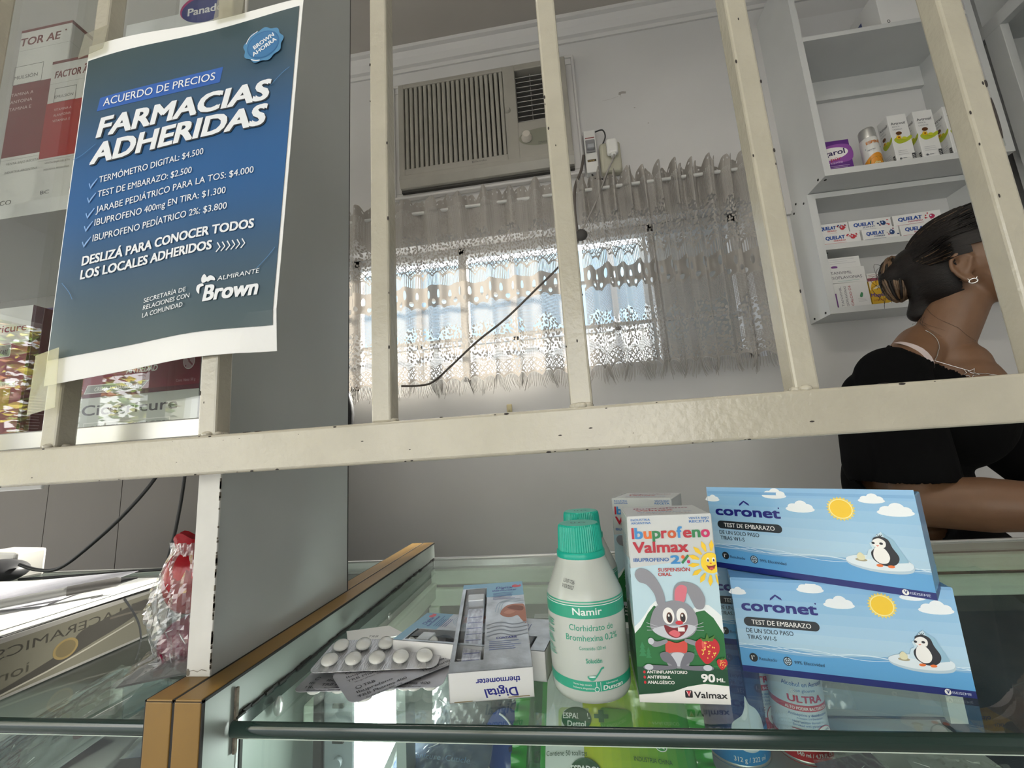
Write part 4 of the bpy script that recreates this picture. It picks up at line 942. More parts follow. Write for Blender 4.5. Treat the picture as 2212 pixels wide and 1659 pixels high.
A.rect(0, 0, 187, 272, PAPER, 30, 24); A.w = -.35; A.rect(0, 0, 187, 272, PAPER, 30, 24); A.w = .45
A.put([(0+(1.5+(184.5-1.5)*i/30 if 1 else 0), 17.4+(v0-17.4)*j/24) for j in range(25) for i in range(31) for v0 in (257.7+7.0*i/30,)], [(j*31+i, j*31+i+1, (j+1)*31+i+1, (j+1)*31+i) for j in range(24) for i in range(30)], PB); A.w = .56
WT = ink('#e6e9ec', .45); BB = ink('#2f5fae', .45)
sl = lambda a, b: atan2(b[1]-a[1], b[0]-a[0])
A.put([(17, 208.5), (45, 209.6), (75, 210.6), (100, 211.6), (125, 212.6), (126.5, 226), (100, 224.6), (75, 223.2), (45, 221.6), (18.5, 220)], [(0, 1, 8, 9), (1, 2, 7, 8), (2, 3, 6, 7), (3, 4, 5, 6)], BB); A.w += .3
A.text('ACUERDO DE PRECIOS', 22.5, 211.6, 7, WT, width=98.5, bold=.006, rot=.041, shear=.05)
SHD = ink('#27303a', .5)
A.text('FARMACIAS', 20.8, 184.6, 16.4, SHD, width=146, bold=.07, rot=.034, shear=.2)
A.w += .1; A.text('FARMACIAS', 20, 185.4, 16.4, WT, width=146, bold=.055, rot=.034, shear=.2)
A.text('ADHERIDAS', 18.4, 162.6, 16.6, SHD, width=147.5, bold=.07, rot=.045, shear=.2)
A.w += .1; A.text('ADHERIDAS', 17.6, 163.4, 16.6, WT, width=147.5, bold=.055, rot=.045, shear=.2)
for s, u, v, wd, ro in (('TERMÓMETRO DIGITAL: $4.500', 29, 146.2, 90, .072), ('TEST DE EMBARAZO: $2.500', 29.4, 134.6, 81.5, .052), ('JARABE PEDIÁTRICO PARA LA TOS: $4.000', 30, 122.2, 130.5, .073), ('IBUPROFENO 400mg EN TIRA: $1.300', 30.2, 112.0, 110, .057), ('IBUPROFENO PEDÍATRICO 2%: $3.800', 30.4, 99.8, 112, .055)):
    A.text(s, u, v, 5.4, WT, width=wd, bold=.004, rot=ro, shear=.04)
    CK = ink('#86aee0', .45)
    A.put([(u-8.5, v+1.5), (u-7, v-2), (u-6.2, v-.2), (u-2, v+4.2), (u-1.6, v+3.6), (u-7, v-3.6), (u-9.2, v+.8)], [(0, 1, 6), (1, 2, 5), (1, 5, 6), (2, 3, 4), (2, 4, 5)], CK)
A.text('DESLIZÁ PARA CONOCER TODOS', 23.6, 82.6, 7, WT, width=141, bold=.04, rot=.047, shear=.05)
A.text('LOS LOCALES ADHERIDOS', 23.9, 72.2, 7, WT, width=110, bold=.04, rot=.038, shear=.05)
for i in range(6):
    u = 138+i*3.7; A.line([(u, 80.6+i*.2), (u+2.4, 77+i*.2), (u-.3, 73.6+i*.2)], .9, WT)
for s, v, wd in (('SECRETARÍA DE', 45.5, 36), ('RELACIONES CON', 40.3, 39.5), ('LA COMUNIDAD', 34.8, 34.5)): A.text(s, 80.6, v, 3.4, WT, width=wd, bold=.004, rot=.06, shear=.12)
A.text('Brown', 131, 38.6, 11.5, WT, width=41, bold=.045, rot=.03, shear=.16); A.text('ALMIRANTE', 141, 52, 3.4, WT, width=31, rot=.1, shear=.2)
for c_ in ([(128, 44), (125.5, 47), (126, 50.4), (129.6, 51.4), (131, 49.6), (128.6, 49), (128, 47)], [(129.5, 52), (128.6, 55.4), (130.6, 58), (133, 55), (132.6, 52.4)], [(132, 54), (135, 56.6), (138.4, 55), (139.4, 52.6), (136, 53), (134, 52)]): A.blob(c_, WT)
sp_ = []
for i in range(60): a = 2*pi*i/60; q = 15.6+.9*sin(a*9); sp_.append((158.5+q*cos(a), 236.5+q*.92*sin(a)))
A.w += .1; A.poly(sp_, ink('#4d86b0', .4)); A.w += .05; A.ell(158.5, 236.5, 13, 11.8, ink('#2f6899', .4)); A.w += .05; A.ell(158.5, 236.5, 12, 10.8, ink('#3a74a5', .4))
A.w += .1; A.curve([(144.5, 240), (147, 245.5), (153, 249.4)], .6, WT); A.curve([(150, 225.6), (153.5, 223.8), (157, 223.4)], .8, WT)
A.text('BROWN', 159.5, 237.8, 3.7, WT, width=17.5, al='C', bold=.03, rot=.5); A.text('AHORRA', 160.5, 232.6, 3.7, WT, width=20.5, al='C', bold=.03, rot=.5)
for a in ([(0+22, 179), (10, 172), (2, 170)], [(8, 72), (16, 64), (20, 58)], [(168, 200), (176, 208), (182, 212)], [(170, 58), (178, 66), (183, 72)]): A.curve([(max(2, q[0]), q[1]) for q in a], .35, ink('#4f82b4', .45))
g.build('sheet', pt)
TAPE = glass('sticky tape', (.93, .92, .84), .12, 2.0, haze=.14, hazecol=(.75, .74, .62))
def tape(pts, name='tape'):
    g = G(); g.add([Vector(p) for p in pts]+[Vector(p)+Vector((0, -.0003, 0)) for p in pts], [(3, 2, 1, 0), (4, 5, 6, 7), (0, 1, 5, 4), (1, 2, 6, 5), (2, 3, 7, 6), (3, 0, 4, 7)], TAPE); g.build(name, pt)
tape([(-.006, -.003, -.022), (.017, -.0035, -.018), (.017, -.0055, .024), (-.003, -.0045, .020)])
tape([(-.004, -.003, .268), (.020, -.004, .272), (.020, -.002, .297), (-.002, -.002, .292)])
tape([(.118, -.004, .276), (.142, -.004, .277), (.142, -.0015, .302), (.118, -.0015, .300)])

# ------------------------------------------------------------------ wall display case left of the partition
dc = thing('display_case', 'aluminium framed glass display case full of cartons, left of the partition', 'display case', (-1.25, .281, .184))
wd = .985
g = G(); g.box(0, wd, 0, .016, 0, .0145, ALU, .001); g.box(0, wd, .0155, .02, .009, .012, DARK); g.build('bottom_rail', dc)
DG = glass('display glass', (.95, .965, .96), .004, 1.5)
g = G(); g.box(0, wd, .005, .0082, .0145, 1.05, DG); g.build('glass_pane', dc)
g = G(); g.box(0, wd, .016, .165, -.004, .0105, WHITE); g.build('bottom_board', dc)
g = G(); g.box(0, wd, .010, .16, .219, .2335, mat('pale shelf', (.72, .71, .68), .45)); g.build('shelf', dc)
CASEB = mat('case back board', (.36, .345, .33), .6)
g = G(); g.box(0, wd, .158, .165, -.004, 1.05, CASEB); g.build('back_board', dc)
g = G(); g.box(-.012, 0, 0, .165, -.004, 1.05, WHITE); g.build('side_board', dc)
g = G(); g.box(-.012, wd, 0, .165, 1.05, 1.065, WHITE); g.build('top_board', dc)
MAROON, DRED, MAG = ink('#6f2027'), ink('#a3131d'), ink('#8e1745')
CREAMC = mat('cream carton', (.66, .65, .61), .4)
def factor(label, loc, w, d, h, red, full):
    g, K, done = carton('emulsion_box', label, 'medicine box', loc, 0, w, d, h, CREAMC, 'emulsion boxes on the display shelf', flap=False)
    W_ = w*1000; H_ = h*1000
    P = K['front']
    P.rect(0, H_-3.4, W_, H_, MAROON); P.rect(0, H_*.325, W_, H_*.70, red); P.line([(0, H_-27.5), (W_, H_-27.5)], .25, ink('#8b8a84'))
    P.text('TOR AE' if full else 'FACTOR AE', .3 if full else 5, H_-21, 10.5 if full else 8.5, MAROON, width=W_-(14 if full else 5), bold=.03, shear=.08); P.ell(W_-7, H_-11, 1.2, 1.2, MAROON, 10)
    P.frame(-1 if full else 8, H_*.70, (36 if full else 46)*W_/66, H_*.80, .5, ink('#44443f')); P.text('MULSIÓN' if full else 'EMULSIÓN', (.3 if full else 12)*W_/66, H_*.73, 4.6*W_/66, ink('#44443f'), width=30*W_/66)
    for i, s in enumerate(('VITAMINA A', 'ALANTOÍNA', 'VITAMINA E')): P.text(s[2:] if full else s, (.3 if full else 14)*W_/66, H_*.64-i*9*W_/66, 4*W_/66, ink('#d8c9c2'), width=28*W_/66)
    for i in range(2): P.text(('VENTA BAJO RECETA', 'INDUSTRIA ARGENTINA')[i], 8, H_*.285-i*10*W_/66, 2.8*W_/66, ink('#77766f'), width=40*W_/66)
    P.line([(0, H_*.31), (W_, H_*.31)], .25, ink('#8b8a84')); P.text('CO' if full else 'BC', 8, H_*.09, 5.5*W_/66, ink('#55544f'), width=14*W_/66); P.rect(W_-7, H_*.09, W_, H_*.11, MAROON)
    P = K['right']; D_ = d*1000; P.rect(0, H_-4.5, D_, H_, MAROON); P.rect(0, H_*.325, D_, H_*.70, red); P.line([(0, H_-27.5), (D_, H_-27.5)], .25, ink('#8b8a84'))
    return done()
factor('large cream and maroon emulsion box, the taller of the pair on the display shelf', (-.563, .315, .4175), .066, .062, .237, MAROON, 1)
factor('smaller cream and red emulsion box on the display shelf, beside the tall maroon one', (-.494, .302, .4175), .048, .035, .168, DRED, 0)
def panadol(label, loc, h):
    g, K, done = carton('painkiller_box', label, 'medicine box', loc, 0, .062, .03, h, CARD, 'painkiller boxes on the display shelf', flap=False)
    P = K['front']; H_ = h*1000; P.ell(30, H_-34, 28, 17, ink('#b3186e'), 36); P.ell(31, H_-36, 27, 16, ink('#1d2f7d'), 36); P.text('Panadol', 11, H_-41, 9, WHT, width=42, bold=.03)
    P.lines(8, H_-70, 54, 5, 6, 1.6, ink('#8a8f98')); return done()
panadol('white painkiller box with magenta oval mostly hidden by the poster', (-.413, .304, .4175), .198)
panadol('white painkiller box with dark blue oval, the taller one above the poster', (-.352, .303, .4175), .232)
def scar(name, label, loc, w, d, h, drawfn, group):
    g, K, done = carton(name, label, 'cosmetic box', loc, 0, w, d, h, CARD, group, flap=False); drawfn(K, w*1000, h*1000, d*1000); return done()
def d1(K, W_, H_, D_):
    P = K['front']; P.rect(0, 0, W_, H_*.72, MAG); P.rect(0, H_*.72, W_, H_, WHT); P.text('Cicatricure', W_-66, H_*.81, 7.5, MAG, width=62, bold=.02)
    P.rrect(W_-50, H_*.62, W_-18, H_*.715, 1.5, WHT); P.rrect(W_-49.4, H_*.625, W_-18.6, H_*.71, 1.3, ink('#8f948e')); P.text('ANTI-AGE CARE', W_-47, H_*.64, 4.5, BLK, width=26, bold=.02, shear=.1)
    P.rect(0, H_*.39, W_-8, H_*.435, WHT); P.text('30 mL', W_-22, H_*.40, 2.6, BLK, width=10); P.rect(0, H_*.235, W_-12, H_*.385, ink('#c09a25')); P.rect(0, 0, W_-10, H_*.05, WHT)
    P = K['right']; P.rect(0, 0, D_, H_, ink('#671433')); P.lines(6, 40, 18, 14, 2.6, .5, ink('#caa9b4'))
scar('cream_box', 'tall magenta and white cream box cut off at the left end of the display', (-.560, .303, .1945), .083, .024, .125, d1, 'magenta skin cream boxes')
def d2(K, W_, H_, D_):
    P = K['front']; P.rect(0, 0, W_, H_, ink('#85193a')); P.rect(0, H_*.0, W_, H_*.13, ink('#5c1030')); P.text('ANTIEDAD', 44, H_*.62, 5.4, WHT, width=30, bold=.03, shear=.15)
    P.poly([(4, 3.5), (60, 3.5), (67, 11), (7, 11)], WHT); P.poly([(4.7, 4), (59.6, 4), (65.8, 10.5), (7.4, 10.5)], ink('#8f8f8c')); P.text('CREMA ANTIARRUGAS', 14, 5.4, 3.4, WHT, width=42, bold=.01, shear=.2)
    P.text('Cont. Neto 50 g', 93, 7, 2.4, ink('#d9b9c3'), width=18); P.ell(104, H_-6, 5.5, 7, WHT); P.ell(104, H_-6, 4.9, 6.3, ink('#c9a9b3'));
    for q in range(9): P.ell(101+q*3 % 7, H_-10+q*5 % 9, .8, .8, ink('#85193a'), 8)
    K['top'].rect(0, 0, W_, D_, ink('#85193a'))
def d3(K, W_, H_, D_):
    P = K['front']; P.rect(0, 0, W_, H_, ink('#c3c6bf')); P.text('Cicatricure', 4, 16.4, 9.2, ink('#46404a'), width=92, bold=.025); P.frame(7, -1, 90, 10, .6, WHT); P.text('GEL CICATRICES', 12, 2.2, 5.4, ink('#3a3a40'), width=74, bold=.02)
    P.text('CONT. NETO', 98, 5, 2.2, ink('#3a3a40'), width=13)
scar('cream_box', 'pale scar gel box lying at the foot of the display, under the magenta one', (-.413, .301, .1945), .115, .04, .0315, d3, 'magenta skin cream boxes')
scar('cream_box', 'magenta wrinkle cream box lying on top of the pale scar gel box', (-.413, .301, .2262), .115, .04, .030, d2, 'magenta skin cream boxes')
def d4(K, W_, H_, D_):
    P = K['front']; P.rect(0, 0, W_, H_, ink('#4a2a70')); P.rect(0, 0, W_, H_*.55, WHT); P.lines(4, H_*.86, W_-3, 4, 5, 1.4, ink('#b7a3cf')); P.text('NUTRI 07', 5, H_*.3, 5, BLK, width=W_-10, bold=.02, shear=.1)
scar('cream_box', 'purple and white box between the magenta box and the poster', (-.527, .345, .1945), .045, .03, .142, d4, 'magenta skin cream boxes')
g = G(); g.box(-1.2, -.425, .2905, .293, .152, .183, mat('white plastic strip', (.62, .62, .61), .4), .001); g.box(-.6, -.455, .287, .2905, .172, .179, DARK)
tag(g.build('price_strip'), 'white plastic strip hanging under the left end of the display case', 'price strip')

# ------------------------------------------------------------------ on and in the left counter
GBOX = mat('grey gloss box', (.17, .165, .155), .22, noise=.18, nscale=9, coat=.3)
t = thing('hair_tool_box', 'grey glossy box with mirrored lettering under the stack of papers', 'box', (-.80, .247, 0), (0, 0, 0))
g = G(); g.box(0, .37, 0, .168, .0005, .0445, GBOX, .0006)
P = Print(g, (.37, -.002, -.004), U=(0, .75, 0), V=(0, 0, .86), N=(1, 0, 0)); I = ink('#2f2d28', .3)
P.rect(35, 8, 205, 52, ink('#57554b', .25)); P.text('BELLACERAMICS', 45, 39, 8.5, I, width=150, mirror=True); P.text('ion', 50, 20, 9, ink('#35332c', .3), width=24, mirror=True)
P.blob([(30, 9), (70, 17), (108, 27), (120, 38), (150, 42), (190, 47), (196, 40), (170, 30), (130, 22), (96, 14), (60, 9)], ink('#33312d', .3)); P.ell(106, 27, 12, 9, ink('#6a5c3c', .3)); P.ell(106, 27, 9.5, 7, ink('#544b36', .3)); P.line([(40, 8), (90, 13), (130, 19), (180, 28)], 1.5, ink('#7d7a70', .3)); P.curve([(150, 40), (176, 38), (192, 33), (196, 22)], 2, ink('#4a463f', .3)); P.curve([(165, 56), (178, 38), (188, 20), (192, 2)], 2.4, BLK)  # closing black curve: a cable's reflection painted onto the box face
g.build('carton', t)
t = thing('paper_stack', 'stack of white printed sheets on the grey box by the counter rear', 'papers', (-.72, .272, .0448))
g = G()
for k in range(7):
    M = TR((.004*random.random(), .006*random.random(), .0008*k), radians(random.uniform(-1.5, 1.5)))
    g.box(0, .288-.003*k*random.random(), 0, .145, 0, .0006, PAPER, M=M)
P = Print(g, (.0, 0, .0064), V=(0, 1, 0), N=(0, 0, 1)); 
for k in range(3): P.lines(60, 138-k*46, 270, 10, 3.6, .35, ink('#8d8d96'), .25)
g.build('sheets', t)
g = G()
M = TR((.115, .012, .0072), radians(17)); g.box(0, .150, 0, .115, 0, .0006, mat('lavender white paper', (.74, .73, .80), .6), M=M)
P = Print(g, fn=lambda u, v, w: M @ Vector((u*.001, v*.001, .0006+w*.001)))
for q in range(20): P.rect(10, 106-q*5, 142-25*random.random(), 106.4-q*5, ink('#8d8d9b'))
g.build('lined_sheet', t)
t = thing('ballpoint_pen', 'grey ballpoint pen lying along the stack of printed sheets', 'pen', (-.505, .296, .0575), (0, 0, 0))
d_ = Vector((.073, .080, .002)); g = G(); g.tube([(0, 0, 0), d_*.62], .0036, mat('smoky barrel', (.28, .28, .27), .3), 12); g.build('barrel', t)
g = G(); g.tube([d_*.6, d_*.9, d_*.93], [.0042, .0042, .0030], mat('pen cap', (.1, .095, .09), .35), 12); g.tube([d_*.93, d_*1.04], [.0026, .0006], CORDB, 10); g.build('cap', t)
# adaptor, card and cables at the far left
g = G(); g.ell((0, 0, 0), (.045, .035, .019), CORDB, 24, 12); tag(g.build('handset', loc=(-.945, .600, .0195)), 'black rounded handset lying on the counter at the far left', 'handset')
g = G(); g.box(-.05, .05, -.02, .02, .0, .046, mat('adaptor white', (.62, .60, .56), .45), .004); tag(g.build('adaptor', loc=(-.985, .648, .0), rot=(0, 0, -.2)), 'white adaptor block behind the black handset', 'adaptor')
g = G(); g.tube(smooth([(-.90, .60, .03), (-.865, .60, .021), (-.825, .60, .022), (-.78, .602, .05), (-.72, .61, .105), (-.68, .625, .17), (-.66, .64, .26), (-.66, .65, .5)]), .0028, CORDB); tag(g.build('phone_cable'), 'black cable curving up from the handset behind the display case', 'cable')
g = G(); g.tube(smooth([(-.651, .62, .0035), (-.648, .62, .03), (-.640, .622, .08), (-.634, .624, .15), (-.632, .626, .26), (-.63, .63, .5)]), .0026, CORDB); tag(g.build('hanging_cable'), 'black cable hanging straight down beside the partition', 'cable')
g = G(); g.tube(smooth([(-.92, .615, .0035), (-.82, .63, .0032), (-.70, .65, .0032), (-.60, .655, .0032)]), .0022, CORDB); tag(g.build('flat_cable'), 'black cable lying along the rear of the left counter', 'cable')
# red gift in cellophane
t = thing('wrapped_gift', 'red gift bundle wrapped in crinkled cellophane beside the partition edge', 'gift', (-.322, .330, .0))
g = G(); rn = random.Random(9); RG = mat('red foil paper', '#8a0a16', .22, .1, bump=.4, bscale=80)
g.grid(lambda a, b: Vector(((.024+.004*sin(9*a*pi))*cos(2*pi*a)*(sin(pi*b)**.5), (.018)*sin(2*pi*a)*(sin(pi*b)**.5), .042+.058*b)), 40, 16, RG)
g.grid(lambda a, b: Vector(((.020)*cos(2*pi*a)*(sin(pi*b)**.5), (.016+.003*sin(7*a*pi))*sin(2*pi*a)*(sin(pi*b)**.5), .002+.040*b)), 32, 12, mat('plum foil', '#6d1233', .25, .1, bump=.4, bscale=80))
g.grid(lambda a, b: Vector((.012*cos(2*pi*a)*(.6+.4*b), .010*sin(2*pi*a)*(.6+.4*b)-.004, .092+.014*b+.003*sin(6*pi*a))), 24, 5, RG)
g.build('red_paper', t)
CRINK = mat('cellophane crease', (.66, .66, .66), .15, coat=.5)
g = G()
def crinkle(a, b):
    f = 1+.10*sin(13*a*pi+5*b)*sin(17*b)+.06*sin(29*a*pi+b*20)
    return Vector((.030*cos(2*pi*a)*f*(.55+.45*sin(pi*min(b*1.1, 1))), .022*sin(2*pi*a)*f*(.55+.45*sin(pi*min(b*1.1, 1))), .001+.100*b))
g.grid(crinkle, 60, 30, FILM, False)
for k in range(40):
    a, b = rn.random(), .05+.8*rn.random(); p0 = crinkle(a, b); p1 = crinkle(a+.03*rn.uniform(-1, 1), b+.08*rn.random()); g.tube([p0*1.01, (p0+p1)*.505, p1*1.01], [.0002, .0005, .0002], CRINK, 4)
g.build('cellophane', t)
# pouches and flyers on and under the left glass
def pouch(label, loc, rot, w, h, hue, group, prints=None, seed=1, T_=.006):
    t = thing('plastic_pouch', label, 'pouch', loc, rot, group); rn = random.Random(seed)
    g = G()
    for s in (1, -1): g.grid(lambda a, b, s=s: Vector((w*(a-.5), h*(b-.5), s*T_*(sin(pi*a)*sin(pi*b))**.6+.0016*sin(a*19+seed)*sin(b*13)*sin(pi*a)*sin(pi*b))), 24, 16, hue)
    if prints: P = Print(g, fn=lambda u, v, w_: Vector((u*.001, v*.001, T_*max(.0, cos(pi*u*.001/w)*cos(pi*v*.001/h))**.6+.0018+w_*.001))); prints(P)
    g.build('card_body', t)
    g = G(); g.grid(lambda a, b: Vector((1.04*w*(a-.5), 1.04*h*(b-.5), T_*1.15*(max(0, sin(pi*a)*sin(pi*b)))**.6+.002+.0012*sin(a*31+seed)*sin(b*23))), 30, 20, FILM)
    for k in range(6): a, b = rn.random(), rn.random(); q = Vector((w*(a-.5)*.8, h*(b-.5)*.8, T_+.0022)); g.tube([q, q+Vector((.01*rn.uniform(-1, 1), .006*rn.uniform(-1, 1), 0))], [.0003, .0001], CRINK, 4)
    g.build('clear_wrapper', t); return t
pouch('clear wrapped grey pouch on the left glass nearest the gold edging', (-.318, .345, .009), (0, 0, .5), .085, .09, mat('pouch grey', (.20, .21, .21), .4), 'wrapped pouches on the left glass', seed=1)
pouch('clear wrapped pouch with plum card on the left glass behind the grey pouch', (-.322, .425, .013), (.1, 0, .35), .09, .06, mat('pouch plum', (.16, .045, .07), .4), 'wrapped pouches on the left glass', seed=2)
def oppos(P):
    P.rect(-56, -42, 56, 42, ink('#b9bfbd')); P.rect(-52, 6, 20, 40, ink('#4c6158')); P.blob([(-40, 12), (-20, 34), (6, 30), (10, 12), (-14, 8)], ink('#6c7d6e')); P.ell(36, 24, 10, 5, ink('#8c5660')); P.text('oppos', -10, -22, 12, ink('#7a4a56'), width=56, rot=.1); P.line([(-8, -30), (20, -28), (44, -24)], 3, ink('#2b2a30')); P.rect(-52, -40, -20, -10, ink('#57707f'))
pouch('flat pale packet with plum lettering under the left counter glass', (-.450, .335, -.058), (radians(24), 0, -.70), .125, .095, mat('pouch pale', (.42, .44, .44), .5), 'packets inside the left counter', oppos, 3)
pouch('dark blue wrapped packet inside the left counter, behind the pale one', (-.36, .43, -.085), (radians(10), 0, .2), .14, .09, mat('pouch navy', (.05, .06, .10), .4), 'packets inside the left counter', None, 4, .008)
pouch('pinkish wrapped packet inside the left counter, against the gold edged panel', (-.30, .35, -.085), (radians(15), 0, .75), .06, .14, mat('pouch rose', (.30, .16, .17), .4), 'packets inside the left counter', None, 5)
pouch('steel blue packet inside the left counter, at its far left', (-.53, .42, -.09), (radians(16), 0, -.3), .12, .12, mat('pouch steel', (.16, .22, .27), .4), 'packets inside the left counter', None, 6)

# ------------------------------------------------------------------ inside the right counter
def can(name, label, cx_, cy_, z0, R, h, body, cap, paint):
    t = thing(name, label, 'spray can', (cx_, cy_, z0)); g = G()
    g.lathe([(R*.93, 0), (R, .002), (R, h-.006), (R*.94, h-.002), (R*.6, h)], body, 56)
    fn = lambda u, v, w: Vector(((R+w*.001)*cos(-pi/2+u*.001/R), (R+w*.001)*sin(-pi/2+u*.001/R), v*.001)); paint(Print(g, fn=fn, w0=.08, step=.035, maxe=2)); g.build('body', t)
    g = G(); g.lathe([(R*.96, 0), (R*1.02, .0006), (R*1.02, .0022), (R*.99, .003)], ALU, 48); g.build('base_rim', t)
    g = G(); g.lathe([(R*.5, h), (R*.5, h+.004), (R*.3, h+.0055)], cap, 24); g.build('valve_cap', t); return t
def shave(P):
    B1, B2 = ink('#1c2e69', .3), ink('#1f86c6', .3); P.rect(-60, 0, 60, 92, B1, 40); P.put([(-60+3*i, 0) for i in range(41)]+[(-60+3*i, 19+8*sin(i*.16-2.6)) for i in range(41)], [(i, i+1, 42+i, 41+i) for i in range(40)], B2)
    WF = ink('#cfd9e0', .5); P.blob([(-9, 22), (-9, 32), (-1, 39), (2, 45), (3.4, 53), (6, 47), (12, 42), (17, 33), (18, 20), (8, 12), (-4, 14)], WF); P.blob([(-1, 37), (2, 45), (3.4, 52), (4.6, 44), (2, 36)], ink('#e6ecef', .5)); P.ell(5, 21, 11, 4, ink('#b9c8d3', .5))
    P.text('312 g / 322 ml', -11, 5, 3.6, WHT, width=26, bold=.015); P.text('AFEITAR', -20, 54, 2.6, WHT, width=11, bold=.02); P.text('SHAVE GEAR', -21, 50, 2.6, WHT, width=14, bold=.02)
can('shaving_foam_can', 'blue shaving foam can with a white foam swirl inside the counter',   .1235, .4235, -.105, .0243, .089, mat('blue can', '#1c2e69', .3), WHT, shave)
def alco(P):
    P.rect(-60, 0, 60, 92, ink('#c3ccd2', .28), 40); R_ = ink('#c0202c', .3); P.rect(-60, 0, 60, 17.5, R_, 40); P.rect(-60, 39, 60, 43.6, R_, 40); I = ink('#2d4f8e', .35)
    P.text('Alcohol en Aerosol', -1, 57.4, 3.6, I, width=33, al='C', bold=.01); P.text('con glicerina', -1, 53.4, 2.2, I, width=16, al='C'); P.text('ULTRA', -1, 45.6, 5.2, R_, width=27, al='C', bold=.05); P.text('ALTO PODER BACTERICIDA', 0, 40.1, 2.3, WHT, width=34, al='C', bold=.02)
    P.text('Antiséptico y desinfectante', 0, 35.6, 2, I, width=31, al='C', bold=.01); P.text('Antiseptic and Disinfectant', 0, 33.3, 1.4, I, width=20, al='C'); P.text('Hand Sanitizer Aerosol', -3, 30.4, 1.7, I, width=20, al='C'); P.text('Enriched with glycerin', -3, 28, 1.7, I, width=20, al='C'); P.lines(-14, 25.5, 0, 3, 2, .6, ink('#a33b45'), .1)
    P.ell(10, 19, 9.6, 9.6, ink('#c0202c', .3)); P.ell(10, 19, 9, 9, WHT); P.ell(10, 18, 6, 5.6, ink('#c0202c', .3)); P.ell(10, 18, 4, 3.6, WHT); P.text('Mata el 99,9%', 10, 24.6, 1.5, I, width=10, al='C', bold=.01)
    P.rect(-15, 12.6, -3, 14.8, WHT); P.text('140 ml / 4,73 FL Oz', -13, 6.5, 2.9, WHT, width=27, bold=.02)
can('alcohol_spray_can', 'white and red alcohol spray can inside the counter, in front',   .1770, .4245, -.105, .0203, .0885, mat('white can', (.6, .63, .65), .3, .2), WHT, alco)
can('alcohol_spray_can', 'second white and red spray can, half hidden behind the blue foam can',   .1545, .4495, -.105, .0142, .084, mat('white can', (.6, .63, .65), .3, .2), WHT, alco)
# wet wipes pack
t = thing('wet_wipes_pack', 'glossy green pack of wet wipes leaning inside the counter', 'wipes pack', (.012, .374, -.060), (radians(38), 0, radians(-3)))
w, h = .125, .112; GRN = mat('green film', '#1f8a24', .2, coat=.5); DGR = mat('dark green film', '#0f4f1c', .22, coat=.5)
def pil(a, b, s=1): return Vector((w*(a-.5), h*(b-.5), s*.018*(max(0, 1-abs(2*a-1)**3.2)*max(0, 1-abs(2*b-1)**3))**.7+.0012*sin(a*23)*sin(b*9)*(1-abs(2*a-1))))
g = G(); g.grid(lambda a, b: pil(a, b), 36, 26, GRN); g.grid(lambda a, b: pil(a, b, -1), 30, 20, GRN)
P = Print(g, fn=lambda u, v, w_: pil(u/125+.5, v/112+.5)+Vector((0, 0, w_*.001)), w0=.15, step=.05)
def strip(u0, u1, mt, v0=-55.5, v1=55.5, n=10, k=20): P.rect(u0, v0, u1, v1, mt, n, k)
for i in range(12): strip(-17+i*6.5, -10.5+i*6.5, mat('printed lime %d' % i, tuple(Vector((.50, .55, .02)).lerp(Vector((.02, .30, .03)), i/11)), .22, coat=.5))
strip(-46, -17, mat('wipes white', (.64, .66, .63), .3, coat=.3)); strip(-62, -46, DGR); strip(-50, -46, GRN)
P.text('ORIGINAL', -50, -30, 5, ink('#0f3f1a'), width=26, rot=pi/2, bold=.04)
P.rrect(-36, -11, 20, 3, 3, ink('#b9c48c')); P.rrect(-4, -11, 20, 3, 3, ink('#5d8f2c')); P.rect(-14, -19, 40, -14, ink('#173f1d')); P.text('ANTIBACTERIALES', 2, -18, 3, WHT, width=32, bold=.03)
for c_ in ((-22, -4.5), (-16.5, -36)): P.ell(c_[0], c_[1], 11.5, 8, ink('#1b4a22')); P.text('ESPADOL', c_[0], c_[1]+.2, 3.8, WHT, width=21, al='C', bold=.03); P.text('Dettol', c_[0], c_[1]-5, 3.8, WHT, width=14, al='C', bold=.03)
P.rect(-5, -7, -1, 1, ink('#1d5a28')); P.rect(-8.4, -4.4, 2.4, -1.6, ink('#1d5a28')); P.text('ORIGINAL', -2, -40, 7, ink('#12401a'), width=44, bold=.05); P.text('Contiene 50 toallitas', -45, -27, 3, ink('#2b4a2f'), width=30); P.text('INDUSTRIA CHINA', 18, -28, 2.6, ink('#12401a'), width=26)
P.rrect(-34, -22, -20, -14.5, 1, ink('#e6e9e4')); P.text('99,9%', -32, -20, 3, BLK, width=11, bold=.03); P.ell(38, -19, 4, 2.6, WHT); P.ell(38, -19, 3.4, 2.1, ink('#2b8a2c')); P.blob([(36, -20), (36.6, -18), (38, -17.4), (39.4, -18), (40, -20), (38, -19.6)], WHT)
g.build('pack', t)
g = G()
for s in (-1, 1): g.grid(lambda a, b, s=s: Vector((s*(w*.5+.012*a), h*(b-.5), .0022*sin(b*70)*a)), 6, 60, GRN)
g.build('crimped_end', t)
g = G()
for s in (-1, 1): g.grid(lambda a, b, s=s: Vector((s*.03+.05*(a-.5)*(1-b)-0*s, -.056-.012*b, .012*(1-abs(2*a-1))*(1-b)+.006*b)), 8, 8, DGR)
g.build('folded_corner', t)
